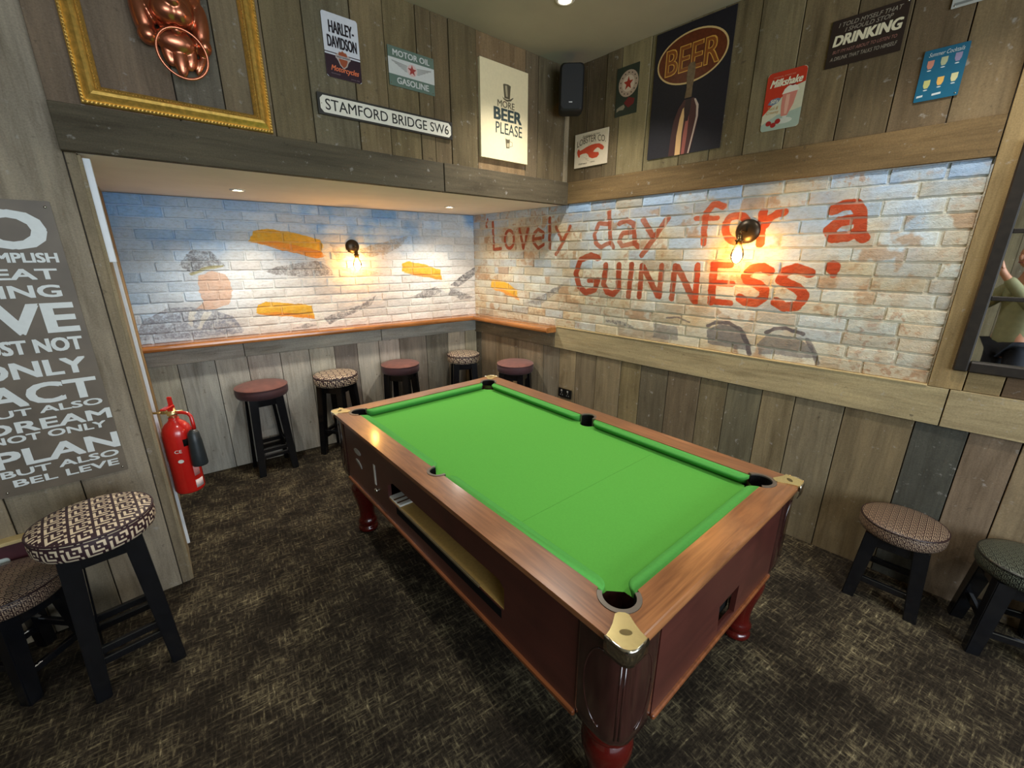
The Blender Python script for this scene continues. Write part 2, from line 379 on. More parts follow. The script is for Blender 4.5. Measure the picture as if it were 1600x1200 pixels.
PA_SHAPES = [["ye",0.95,[[0.782,1.812],[0.824,1.888],[0.915,1.914],[1.071,1.896],[1.305,1.832],[1.325,1.786],[1.289,1.697],[1.191,1.718],[0.961,1.777]]],["or",0.8,[[0.78,1.803],[0.967,1.816],[1.295,1.749],[1.331,1.708],[1.262,1.687],[1.003,1.748],[0.831,1.799]]],["wh",0.6,[[1.318,1.811],[1.38,1.812],[1.406,1.718],[1.465,1.627],[1.405,1.574],[1.332,1.629],[1.303,1.734]]],["gr",0.7,[[0.865,1.586],[0.987,1.633],[1.259,1.666],[1.355,1.602],[1.375,1.548],[1.117,1.539],[0.929,1.559]]],["gb",0.55,[[1.618,1.762],[1.858,1.831],[2.099,1.887],[2.009,1.794],[1.848,1.719],[1.668,1.691]]],["gb",0.4,[[1.435,1.6],[1.601,1.597],[1.832,1.547],[1.593,1.525]]],["gb",0.4,[[1.38,1.807],[1.435,1.787],[1.5,1.697],[1.43,1.654],[1.396,1.729]]],["ye",0.95,[[2.003,1.561],[2.015,1.637],[2.094,1.654],[2.26,1.623],[2.411,1.571],[2.428,1.482],[2.253,1.512],[2.086,1.547]]],["or",0.8,[[2.008,1.549],[2.154,1.558],[2.429,1.495],[2.427,1.47],[2.218,1.513]]],["wh",0.7,[[2.428,1.476],[2.501,1.467],[2.518,1.357],[2.457,1.34],[2.41,1.419]]],["dk",0.75,[[2.521,1.421],[2.654,1.501],[2.814,1.589],[2.913,1.667],[2.828,1.523],[2.61,1.392]]],["gr",0.75,[[2.069,1.323],[2.209,1.371],[2.352,1.409],[2.421,1.361],[2.274,1.298]]],["gr",0.7,[[2.519,1.389],[2.686,1.329],[2.804,1.282],[2.644,1.264],[2.494,1.325]]],["ye",0.95,[[0.748,1.264],[0.772,1.329],[0.829,1.35],[0.991,1.33],[1.171,1.296],[1.182,1.185],[0.976,1.225]]],["or",0.8,[[0.748,1.259],[0.887,1.269],[1.175,1.208],[1.181,1.18],[0.928,1.229]]],["wh",0.7,[[1.177,1.23],[1.254,1.213],[1.271,1.138],[1.189,1.118]]],["gr",0.75,[[1.25,1.18],[1.449,1.243],[1.597,1.285],[1.741,1.358],[1.684,1.268],[1.501,1.205],[1.297,1.124]]],["gr",0.6,[[0.985,1.116],[1.116,1.152],[1.191,1.129],[1.11,1.109]]],["dk",0.6,[[0.32,1.638],[0.374,1.709],[0.417,1.744],[0.532,1.74],[0.563,1.685],[0.602,1.634],[0.491,1.617],[0.388,1.578]]],["gd",0.6,[[0.369,1.578],[0.473,1.626],[0.588,1.643],[0.589,1.629],[0.477,1.603],[0.381,1.564]]],["sk",0.7,[[0.423,1.563],[0.508,1.598],[0.593,1.577],[0.619,1.51],[0.61,1.433],[0.58,1.351],[0.523,1.331],[0.483,1.314],[0.361,1.323],[0.421,1.376],[0.406,1.443]]],["db",0.75,[[-0.01,1.165],[0.056,1.273],[0.194,1.34],[0.345,1.343],[0.497,1.298],[0.593,1.251],[0.641,1.145],[0.628,1.121],[0.304,1.116],[-0.006,1.133]]],["wh",0.6,[[0.325,1.316],[0.362,1.309],[0.318,1.192],[0.3,1.223]]],["wh",0.6,[[0.409,1.305],[0.456,1.297],[0.371,1.177],[0.349,1.189]]]]
PB_SHAPES = [["ye",0.95,[[0.275,1.397],[0.277,1.474],[0.397,1.478],[0.56,1.442],[0.66,1.398],[0.697,1.309],[0.493,1.358]]],["or",0.7,[[0.275,1.39],[0.445,1.393],[0.697,1.321],[0.715,1.286],[0.493,1.345]]],["wh",0.6,[[0.661,1.349],[0.767,1.386],[0.803,1.299],[0.724,1.262]]],["gr",0.75,[[0.812,1.287],[1.017,1.372],[1.263,1.485],[1.171,1.393],[0.98,1.271]]],["gb",0.45,[[0.29,1.155],[0.587,1.207],[0.855,1.255],[1.103,1.165],[0.587,1.15]]],["dk",0.6,[[1.7,1.217],[1.844,1.222],[1.972,1.192],[1.962,1.176],[1.818,1.189],[1.714,1.198]]],["gr",0.4,[[2.127,1.239],[2.315,1.232],[2.327,1.129],[2.138,1.135]]],["gr",0.55,[[2.517,1.23],[2.593,1.286],[2.692,1.285],[2.759,1.224],[2.791,1.135],[2.54,1.151]]],["gr",0.5,[[2.831,1.19],[2.881,1.256],[3.032,1.261],[3.118,1.217],[3.155,1.149],[2.858,1.129]]]]
LB = [[0.012,0.8,[[2.521,1.265],[2.571,1.292],[2.651,1.297],[2.726,1.265],[2.774,1.198],[2.796,1.127]]],[0.016,0.85,[[2.736,1.25],[2.78,1.182],[2.801,1.12]]],[0.012,0.8,[[2.873,1.263],[2.91,1.291],[2.969,1.302],[3.064,1.28]]],[0.014,0.6,[[3.088,1.25],[3.13,1.189],[3.159,1.127]]],[0.007,0.6,[[2.227,1.286],[2.307,1.299],[2.393,1.273]]]]
# ---- back wall mural
MA = Mural(2.84, 3)
t = np.clip((MA.Z-1.05)/1.06, 0, 1)[:, None] + (MA.n3-.5)*.42
wgt = np.clip(1.25 - MA.X[None, :]/3.4, .35, 1.0)
base = np.array((224, 218, 208.))*np.ones((MA.H, MA.W, 1)); MA.img = base.copy()
MA.blend(np.clip((MA.n3-.45)*2.2, 0, .55)*np.clip(1-t, 0, 1), (206, 190, 172))
MA.blend(np.clip((t-.22)*1.5, 0, 1)*wgt*.9, (200, 214, 226))
MA.blend(np.clip((t-.62)*2.4, 0, 1)*wgt*.9, (142, 184, 234))
MA.blend(np.clip((MA.n3-.52)*6, 0, 1)*np.clip((t-.66)*3, 0, 1)*.85, (100, 156, 218))
MA.blend(np.clip(1-MA.X[None, :]/.75, 0, 1)*np.clip(.9-.25*MA.n3, 0, 1)*.72*np.ones_like(t), (132, 180, 230))
# ---- right wall mural
MB = Mural(3.66, 5)
tb = np.clip((MB.Z-1.05)/1.06, 0, 1)[:, None] + (MB.n3-.5)*.30
MB.img = np.array((206, 198, 172.))*np.ones((MB.H, MB.W, 1))
MB.blend(np.clip((MB.n1-.5)*3.2, 0, .6), (184, 158, 122))
MB.blend(np.clip((MB.n3-.36)*2.8, 0, .8)*np.clip((tb-.15)*2, 0, 1), (196, 210, 218))
MB.blend(np.clip((tb-.74)*4, 0, .85)*np.clip(.3+MB.n3*1.3, 0, 1), (140, 172, 212))
MB.blend(np.clip((MB.n2-.6)*6, 0, .5)*np.clip((.5-MB.n3)*6, 0, 1), (164, 116, 84))
cellsA = brick_cells(2.8266, 1.052, 2.103, 11)
cellsB = brick_cells(3.62, 1.10, 2.112, 12)
cellsB += [c for c in brick_cells(1.24, 1.052, 1.10, 15)]
for MU, cells, r in ((MA, cellsA, random.Random(1)), (MB, cellsB, random.Random(2))):
    for a, b, z0, z1, row in cells:
        i0, i1 = int(a*PPM), int(b*PPM); j0, j1 = int((z0-MU.z0)*PPM), int((z1-MU.z0)*PPM)
        blk = MU.img[j0:j1, i0:i1]; q = r.random(); hi = (z1-1.05)/1.06
        isB = MU is MB
        if isB and q < .16: tone, m = (180, 142, 108), r.uniform(.08, .28)
        elif isB and q < .30: tone, m = (150, 140, 128), r.uniform(.15, .4)
        elif isB and q < .46: tone, m = (158, 188, 222), r.uniform(.2, .65)*(.4+.6*hi)
        elif isB and q < .58: tone, m = (196, 166, 118), r.uniform(.2, .5)
        elif not isB and q < .22: tone, m = (140, 178, 222), r.uniform(.05, .28)*hi
        elif not isB and q < .42: tone, m = (200, 184, 170), r.uniform(.05, .28)
        else: tone, m = (228, 226, 220), r.uniform(0, .25)
        blk[:] = blk*(1-m)+np.array(tone, float)*m
        if isB and r.random() < .30:
            n = MU.n1[j0:j1, i0:i1]; mm = np.clip((n-.50)*5, 0, .6)[..., None]; blk[:] = blk*(1-mm)+np.array((172, 134, 98.))*mm
        blk *= r.uniform(.95, 1.04)
def pk(k): return PAINT['or_' if k == 'or' else k]
for k, a, p in PA_SHAPES: MA.poly(p, pk(k), a, feather=k in ('gr', 'gb', 'dk', 'db'))
for k, a, p in PB_SHAPES: MB.poly(p, pk(k), min(1, a*(1.35 if p[0][0] > 1.9 else 1)), feather=p[0][0] < 1.9 and k in ('gr', 'gb', 'dk', 'db'))
for hw, a, p in LB: MB.stroke(hw, a, p, (92, 84, 84))
for hw, a, p in TEXT: MB.stroke(hw, min(1, a*1.05), p, (158, 66, 34) if p[0][0] < 2.3 else (178, 66, 26))
mA, mAj = MA.material('painted_brick_back', FA, (216, 212, 200), .12)
mB, mBj = MB.material('painted_brick_right', FB, (214, 206, 180), .42)

# ---- room shell
PV = plank_mat('weathered_board_vertical'); PH = plank_mat('weathered_board_horizontal', True)
BACK = plain('board_backing', (46, 40, 32), .9)
PLASTER = plain('cream_plaster', (170, 163, 140), .85, var=.04, scale=6)
SOFFIT = plain('soffit_plaster', (240, 234, 222), .8, var=.03, scale=6)

def slab(name, F, s0, s1, z0, z1, mat, depth=.08, off=-.012):
    bm = bmesh.new(); add_box(bm, s0, s1, z0, z1, off-depth, off); o = bm_obj(name, bm, mat, None, F); return struct(o)
wall_back = slab('wall_back', FA, -.02, 2.86, 0, 2.10, BACK)
wall_right = slab('wall_right', FB, -.05, 7.2, 0, 3.10, BACK)
wall_upper = slab('wall_upper', FK, -.012, 2.94, 2.11, 3.10, BACK)
wall_left = slab('wall_left', FP, -2.2, 0, 0, 3.10, BACK)
wall_return = struct(slab('wall_return', FR, 0.0, 1.40, 0, 2.11, BACK, .06, -.012))

def plank(parent, s0, s1, z0, z1, rgb, horizontal=False, th=.018, off=-.010, gap=.0022, M=None):
    r = random
    bm = bmesh.new(); g = gap
    top = off + th + r.uniform(-.003, .003)
    add_box(bm, s0+g, s1-g, z0, z1, off-.004, top, .0018)
    o = bm_obj('plank', bm, PH if horizontal else PV, parent, M)
    k = lin(rgb); j = r.uniform(.93, 1.07); o.color = (k[0]*j, k[1]*j*r.uniform(.98, 1.02), k[2]*j*r.uniform(.95, 1.04), 1)
    return o
def planks(parent, edges, z0, z1, tones, **k):
    for a, b, c in zip(edges, edges[1:], tones): plank(parent, a, b, z0, z1, c, **k)
# back wall wainscot
eA = [0, .179, .413, .63, .869, 1.096, 1.306, 1.512, 1.718, 1.925, 2.214, 2.466, 2.677, 2.826]
tA = [(168,167,157),(156,158,150),(170,169,160),(168,164,155),(163,158,148),(179,174,162),(132,124,113),(176,169,157),(188,180,167),(132,124,111),(116,110,97),(170,160,139),(163,151,129),(112,103,88)]
planks(wall_back, eA, 0, .925, tA)
for a, b in ((0, .62), (.62, 1.75), (1.75, 2.826)): plank(wall_back, a, b, .927, 1.045, (158, 156, 146), True, th=.028)
# right wall wainscot
eB = [.0, .095, .345, .691, 1.032, 1.232, 1.422, 1.642, 1.882, 2.06, 2.283, 2.521, 2.702, 2.911, 3.09, 3.327, 3.616, 3.807, 3.975, 4.2, 4.42, 4.66, 4.9, 5.2, 5.5, 5.8]
tB = [(88,82,68),(132,118,94),(128,112,90),(136,124,100),(126,118,98),(136,122,92),(118,106,82),(124,112,86),(126,112,82),(102,94,74),(108,96,74),(116,104,78),(100,94,76),(124,110,82),(118,108,84),(120,106,80),(74,74,66),(122,106,84),(132,116,90),(116,102,80),(120,104,80),(104,92,72),(118,104,80),(110,98,76),(118,104,80)]
planks(wall_right, eB, 0, .909, tB)
for a, b, c in ((0, 1.18, (120,110,88)), (1.18, 3.70, (166,150,112)), (3.70, 5.8, (156,140,106))): plank(wall_right, a, b, .911, 1.098 if a > 1 else 1.045, c, True, th=.034)
box('bead', 1.20, 3.62, 1.0985, 1.1065, -.01, .028, plain('pale_bead', (190, 168, 120), .6), wall_right, .001)
# upper right wall boards
eU = [1.24, 1.42, 1.585, 1.708, 1.927, 2.186, 2.38, 2.58, 2.789, 3.02, 3.226, 3.432, 3.62]
tU = [(95,80,57),(103,88,64),(110,95,69),(136,123,90),(126,114,82),(119,106,77),(112,97,69),(123,110,80),(114,97,71),(99,84,62),(110,92,68),(117,99,73),(108,90,66)]
planks(wall_right, eU, 2.272, 3.06, tU)
plank(wall_right, 1.24, 3.62, 2.112, 2.270, (112, 92, 62), True, th=.036)
plank(wall_right, 3.62, 3.74, 1.10, 3.06, (146, 124, 84), th=.030)
plank(wall_right, 3.74, 3.86, 1.10, 1.19, (140, 120, 86), True, th=.022); plank(wall_right, 3.86, 4.6, 1.10, 1.19, (104, 84, 62), True, th=.020)
planks(wall_right, [3.74, 3.95, 4.15, 4.4, 4.62, 4.9, 5.2, 5.5], 1.192, 3.06, [(120,100,70),(112,94,68),(124,104,76),(116,98,70),(120,100,72),(110,94,68),(120,102,74)])
# brick faces as separate bricks
def brick_mesh(a, b, z0, z1, seed):
    """hand-made brick slip: bevelled block with a slightly uneven face"""
    r = random.Random(seed); g = .0042; me = bpy.data.meshes.new('brick')
    w, h = b-a-2*g, z1-z0-2*g; nx, ny = 5, 2; bm = bmesh.new(); grid = []
    d = .0105 + r.uniform(-.003, .003); e = .004
    for j in range(ny+1):
        row = []
        for i in range(nx+1):
            x, y = -w/2+e+(w-2*e)*i/nx, -h/2+e+(h-2*e)*j/ny
            edge = i in (0, nx) or j in (0, ny)
            row.append(bm.verts.new((x+r.uniform(-.0015, .0015), y+r.uniform(-.0015, .0015), d+(r.uniform(-.002, .0005) if edge else r.uniform(-.001, .0025)))))
        grid.append(row)
    for j in range(ny):
        for i in range(nx): bm.faces.new((grid[j][i], grid[j][i+1], grid[j+1][i+1], grid[j+1][i]))
    loop = [grid[0][i] for i in range(nx+1)] + [grid[j][nx] for j in range(1, ny+1)] + [grid[ny][i] for i in range(nx-1, -1, -1)] + [grid[j][0] for j in range(ny-1, 0, -1)]
    low = []
    for v in loop:
        sx = 1 if v.co.x > 0 else -1; onx = abs(abs(v.co.x)-(w/2-e)) < .002; ony = abs(abs(v.co.y)-(h/2-e)) < .002
        low.append(bm.verts.new((v.co.x + (sx*e if onx else 0), v.co.y + ((e if v.co.y > 0 else -e) if ony else 0), .0)))
    n = len(loop)
    for i in range(n): bm.faces.new((loop[i], low[i], low[(i+1) % n], loop[(i+1) % n]))
    bmesh.ops.recalc_face_normals(bm, faces=bm.faces); bm.to_mesh(me); bm.free(); return me
POOL = {}
def lay_bricks(parent, cells, mat, tag_):
    for k, (a, b, z0, z1, row) in enumerate(cells):
        key = (tag_, round((b-a)/.012), round((z1-z0)/.006), k % 3)
        if key not in POOL:
            me = brick_mesh(0, b-a, 0, z1-z0, key[1]*31 + key[2]*7 + key[3]*101 + (1000 if tag_ == 'A' else 0)); me.materials.append(mat); POOL[key] = me
        o = bpy.data.objects.new('brick', POOL[key]); link(o, parent)
        o.matrix_local = Matrix.Translation(((a+b)/2, (z0+z1)/2, random.uniform(-.0015, .0015)))
lay_bricks(wall_back, cellsA, mA, 'A'); lay_bricks(wall_right, cellsB, mB, 'B')
box('mortar', 0, 2.826, 1.04, 2.103, -.03, .0035, mAj, wall_back); box('mortar', 0, 3.62, 1.04, 2.112, -.03, .0035, mBj, wall_right)
# upper wall over the alcove
eK = [-.016, .395, .575, .777, .965, 1.205, 1.388, 1.586, 1.685, 1.804, 2.009, 2.436, 2.56, 2.844, 2.9]
tK_ = [(111,96,78),(104,98,85),(117,104,81),(107,96,72),(109,100,78),(115,100,74),(109,96,70),(104,91,66),(107,93,68),(102,89,65),(126,104,76),(104,91,68),(102,89,68),(146,132,109),(119,102,78)]
planks(wall_upper, eK, 2.272, 3.06, tK_)
plank(wall_upper, -.016, 1.72, 2.103, 2.270, (86, 78, 64), True, th=.045); plank(wall_upper, 1.72, 2.9, 2.103, 2.270, (84, 76, 60), True, th=.045)
# left wall boards
planks(wall_left, [-2.2, -1.95, -1.72, -1.48, -1.25, -1.0, -.76, -.52, -.285, -.04], 0, 3.06, [(138,126,106)]*4+[(146,134,116),(138,126,108),(142,130,110),(138,128,112),(146,136,120)])
plank(wall_left, -.04, 0, 0, 2.108, (134, 122, 98), th=.016)
# alcove return boards
planks(wall_return, [0.0, .34, .70, 1.05, 1.385], 0, 2.10, [(140,128,104),(132,120,98),(126,112,90),(150,122,84)])
# floor and ceilings
def carpet():
    k = N('carpet'); k.set(Roughness=.95); k.b.inputs['Specular IOR Level'].default_value = .1
    tc = k.n('ShaderNodeTexCoord'); v = k.mapping(tc.outputs['Object'], rot=(0, 0, .05))
    a = k.noise(k.mapping(v, (11, 95, 1)), 1, 3, .65, 0); b = k.noise(k.mapping(v, (90, 13, 1)), 1, 3, .65, 0)
    patch = k.noise(v, 4.2, 4, .65); fl = k.noise(v, 55, 3, .75)
    mx = k.n('ShaderNodeMath', operation='MAXIMUM'); k.l(a, mx.inputs[0]); k.l(b, mx.inputs[1])
    s1 = k.n('ShaderNodeMath', operation='MULTIPLY'); k.l(patch, s1.inputs[0]); s1.inputs[1].default_value = .62
    s2 = k.n('ShaderNodeMath', operation='MULTIPLY'); k.l(fl, s2.inputs[0]); s2.inputs[1].default_value = .42
    ad = k.n('ShaderNodeMath', operation='ADD'); k.l(mx.outputs[0], ad.inputs[0]); k.l(s1.outputs[0], ad.inputs[1])
    ad2 = k.n('ShaderNodeMath', operation='ADD'); k.l(ad.outputs[0], ad2.inputs[0]); k.l(s2.outputs[0], ad2.inputs[1])
    c = k.ramp(ad2.outputs[0], [(.0, lin((30, 25, 20))), (.90, lin((40, 34, 27))), (.985, lin((66, 58, 44)))])
    md = k.n('ShaderNodeMapRange'); k.l(ad2.outputs[0], md.inputs[0]); md.inputs[1].default_value = .93; md.inputs[2].default_value = 1.42
    c = k.ramp(md.outputs[0], [(.0, lin((30, 26, 21))), (.30, lin((50, 44, 35))), (.60, lin((92, 84, 64))), (.95, lin((168, 156, 122)))])
    k.l(c, k.b.inputs['Base Color']); k.bump(ad2.outputs[0], .4, .004); return k.m
struct(box('floor', -3.2, 3.6, -3.4, 4.1, -.06, 0, carpet()))
struct(box('ceiling', -3.2, 3.6, -3.4, 2.95, 3.06, 3.12, PLASTER))
fl = [(-.30, 2.585), (2.60, 2.765), (2.50, 4.05), (-.42, 4.05)]
struct(prism('ceiling_alcove', fl, 2.107, 2.135, SOFFIT))

# ------------------------------------------------------------------ pool table
TH = 1.6329
TM = Matrix.Translation((1.2276, 1.5446, 0)) @ Matrix.Rotation(TH - pi, 4, 'Z')
# table frame: local x runs along the table with -x towards the far (alcove) end after the turn; use U (far = +), V (wall side = +)
TU = Vector((cos(TH), sin(TH), 0)); TV = Vector((TU.y, -TU.x, 0))
TF = Matrix.Identity(4); TF.col[0][:3] = TU; TF.col[1][:3] = -TV; TF.col[3][:3] = (1.2276, 1.5446, 0)
# local coords: x = along (far +), y = -v (camera-left side +)
RAILT = wood_mat('rail_mahogany', (104, 66, 42), (150, 102, 66), .30, .4, 0)
RAILE = wood_mat('rail_mahogany_end', (108, 68, 40), (158, 108, 66), .28, .4, 1)
BODY = wood_mat('cabinet_veneer', (68, 31, 26), (80, 38, 31), .36, .5, 0)
BODY.node_tree.nodes['Principled BSDF'].inputs['Coat Roughness'].default_value = .3
POST = wood_mat('post_mahogany', (40, 19, 16), (62, 34, 30), .15, .8, 2)
MOULD = wood_mat('moulding_wood', (92, 50, 26), (138, 80, 42), .35, .3, 0)
RED = plain('red_turned_wood', (76, 12, 8), .16, var=.12, scale=8, coat=.7)
BAIZE = plain('green_baize', (84, 156, 64), .95, var=.035, scale=160, spec=.1)
BAIZEC = plain('green_baize_cushion', (78, 150, 70), .95, var=.04, scale=120, spec=.1)
BRASS = plain('brass', (238, 220, 158), .26, .9, var=.06, scale=120)
CHROME = plain('polished_metal', (205, 200, 188), .12, 1.0, var=.03)
PRING = plain('pocket_rim_grey', (104, 98, 90), .38, .5, var=.08)
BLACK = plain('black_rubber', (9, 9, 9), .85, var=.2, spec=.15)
WHITEP = plain('white_print', (222, 222, 214), .5, var=.03)
GREYP = plain('grey_print', (150, 152, 146), .45, var=.05)

tab = thing('pool_table', 'pub pool table with bright green baize, mahogany rails and turned red legs', 'pool table', TF)
HL, HW, ZT = 1.0652, .6171, .8093
ix, iy = .960, .505
def arc(cx, cy, r, a0, a1, n=12): return [(cx+r*cos(radians(a0+(a1-a0)*i/n)), cy+r*sin(radians(a0+(a1-a0)*i/n))) for i in range(n+1)]
PC = (.940, .487); PR = .062; SR = .050   # corner pocket centre, rim outer radius; side pocket rim radius
def rail(name, pts, mat, flipx, flipy):
    P = [(x*flipx, y*flipy) for x, y in pts]
    bm = bmesh.new(); add_prism(bm, P, .791, ZT)
    bmesh.ops.dissolve_limit(bm, angle_limit=.01, verts=bm.verts, edges=bm.edges)
    es = [e for e in bm.edges if all(abs(v.co.z-ZT) < 1e-4 for v in e.verts) and (all(abs(abs(v.co.x)-HL) < 1e-3 for v in e.verts) or all(abs(abs(v.co.y)-HW) < 1e-3 for v in e.verts))]
    bmesh.ops.bevel(bm, geom=es, offset=.012, segments=4, affect='EDGES', profile=.5)
    o = bm_obj(name, bm, mat, tab); return o
# half mitre angle helper: point on the pocket circle towards the outer corner
ca = atan2(HW-PC[1], HL-PC[0]); mit = (PC[0]+PR*cos(ca), PC[1]+PR*sin(ca))
# where the corner rim circle meets the inner edges of the rails
xa = PC[0]-sqrt(PR**2-(iy-PC[1])**2); ya = PC[1]-sqrt(PR**2-(ix-PC[0])**2)
a_long = math.degrees(atan2(iy-PC[1], xa-PC[0])); a_end = math.degrees(atan2(ya-PC[1], ix-PC[0]))
sx_ = sqrt(SR**2-.004**2); sa = math.degrees(atan2(.004, sx_))
rc = .03
outc = [(HL-rc, HW)] + [(HL-rc+rc*sin(radians(a)), HW-rc+rc*cos(radians(a))) for a in (15, 30, 45)]
longpts = [(-x, y) for x, y in outc[::-1]] + outc + [mit] + arc(PC[0], PC[1], PR, math.degrees(ca), a_long, 8)[1:] + [(sx_, iy)] + arc(0, iy-.004, SR, sa, 180-sa, 12)[1:-1] + [(-sx_, iy)] + [(-x, y) for x, y in ([mit] + arc(PC[0], PC[1], PR, math.degrees(ca), a_long, 8)[1:])[::-1]]
rail('long_rail', longpts, RAILT, 1, 1); rail('long_rail', longpts, RAILT, 1, -1)
oe = [(HL, HW-rc)] + [(HL-rc+rc*cos(radians(a)), HW-rc+rc*sin(radians(a))) for a in (15, 30, 45)]
endh = oe + [mit] + arc(PC[0], PC[1], PR, math.degrees(ca), a_end, 8)[1:]
endpts = endh + [(x, -y) for x, y in endh[::-1]]
rail('end_rail', endpts, RAILE, 1, 1); rail('end_rail', endpts, RAILE, -1, 1)
# bed with pocket notches
br = .047
bed = []
for fx, fy, a0 in ((1, 1, 0), (-1, 1, 1), (-1, -1, 2), (1, -1, 3)):
    A = arc(PC[0], PC[1], br+.004, -102, -168, 8)
    A = [(x*fx, y*fy) for x, y in A]
    if a0 in (1, 3): A = A[::-1]
    bed += A
    if a0 == 0: bed += [(x, y) for x, y in arc(0, iy, br, 0, -180, 12)]
    if a0 == 2: bed += [(x, -y) for x, y in arc(0, iy, br, 180, 360, 12)]
# widen the cloth to the rails between the pockets
bed2 = []
for (x, y) in bed:
    bed2.append((x, y))
prism('cloth_bed', bed2, .735, .765, BAIZE, tab)
for fx in (1, -1): box('cloth_margin', min(fx*.925, fx*.965), max(fx*.925, fx*.965), -.425, .425, .735, .7648, BAIZE, tab)
for fy in (1, -1):
    for fx in (1, -1): box('cloth_margin', min(fx*.055, fx*.875), max(fx*.055, fx*.875), min(fy*.465, fy*.51), max(fy*.465, fy*.51), .735, .7648, BAIZE, tab)
box('cloth_seam', -.466, -.4648, -.43, .43, .7649, .76525, plain('seam_line', (66, 130, 50), .95, spec=.1), tab)
# cushions
def cushion(x0, x1, y_in, y_nose, swap=False, flip=1, e0=.03, e1=.03):
    """padded strip from the rail (y_in) to the nose (y_nose), ends rounded towards the pockets"""
    top, low = [], []
    def outline(yn, sh):
        P = [(x0, y_in)]
        for i in range(7):
            t = i/6; P.append((x0+e0*1.5*(1-cos(t*pi/2))+sh*.3, y_in+(yn-y_in)*sin(t*pi/2)))
        for i in range(7):
            t = 1-i/6; P.append((x1-e1*1.5*(1-cos(t*pi/2))-sh*.3, y_in+(yn-y_in)*sin(t*pi/2)))
        P.append((x1, y_in)); return P
    bm = bmesh.new(); lv = []
    for z, yn, sh in ((.766, y_nose+(y_in-y_nose)*.50, 0), (.790, y_nose+(y_in-y_nose)*.10, 0), (.7975, y_nose, 0), (.8035, y_nose+(y_in-y_nose)*.10, 0), (.8055, y_nose+(y_in-y_nose)*.4, 0)):
        P = outline(yn, sh); 
        if swap: P = [(y*flip, x) for x, y in P]
        else: P = [(x, y*flip) for x, y in P]
        lv.append([bm.verts.new((p[0], p[1], z)) for p in P])
    n = len(lv[0])
    for a, b in zip(lv, lv[1:]):
        for i in range(n):
            j = (i+1) % n; bm.faces.new((a[i], a[j], b[j], b[i]))
    bm.faces.new(lv[-1]); bm.faces.new(lv[0][::-1])
    o = bm_obj('cushion', bm, BAIZEC, tab, smooth=True)
    return o
for f in (1, -1):
    cushion(.053, .893, iy, .457, False, f); cushion(-.893, -.053, iy, .457, False, f)
    cushion(-.437, .437, ix, .915, True, f)
# pockets
def halfring(name, cx, cy, r0, r1, a0, a1, z0, z1, mat):
    P = arc(cx, cy, r1, a0, a1, 22) + arc(cx, cy, r0, a1, a0, 22)
    bm = bmesh.new(); add_prism(bm, P, z0, z1); return bm_obj(name, bm, mat, tab)
for fx, fy, a0 in ((1, 1, -62), (-1, 1, 28), (-1, -1, 118), (1, -1, 208)):
    cx, cy = PC[0]*fx, PC[1]*fy
    halfring('pocket_rim', cx, cy, .047, PR-.0005, a0, a0+214, .760, .8118, PRING)
    bm = bmesh.new(); mid = a0+107
    for k in range(18):
        b0, b1 = radians(a0-6+k*12.55), radians(a0-6+(k+1)*12.55)
        q = [bm.verts.new((cx+.0468*cos(b), cy+.0468*sin(b), z)) for b, z in ((b0, .62), (b1, .62), (b1, .806), (b0, .806))]; bm.faces.new(q)
    add_lathe(bm, [(0, .62), (.0505, .62), (.0505, .70), (.0505, .756)], 22, Matrix.Translation((cx, cy, 0)))
    bm_obj('pocket_liner', bm, BLACK, tab)
for fy, a0 in ((1, -8), (-1, 172)):
    cy = (iy-.004)*fy
    halfring('pocket_rim', 0, cy, .038, SR-.0005, a0, a0+196, .760, .8115, PRING)
    bm = bmesh.new()
    for k in range(16):
        b0, b1 = radians(a0-4+k*12.75), radians(a0-4+(k+1)*12.75)
        q = [bm.verts.new((.0378*cos(b), cy+.0378*sin(b), z)) for b, z in ((b0, .62), (b1, .62), (b1, .806), (b0, .806))]; bm.faces.new(q)
    add_lathe(bm, [(0, .62), (.048, .62), (.048, .733)], 22, Matrix.Translation((0, cy, 0)))
    bm_obj('pocket_liner', bm, BLACK, tab)
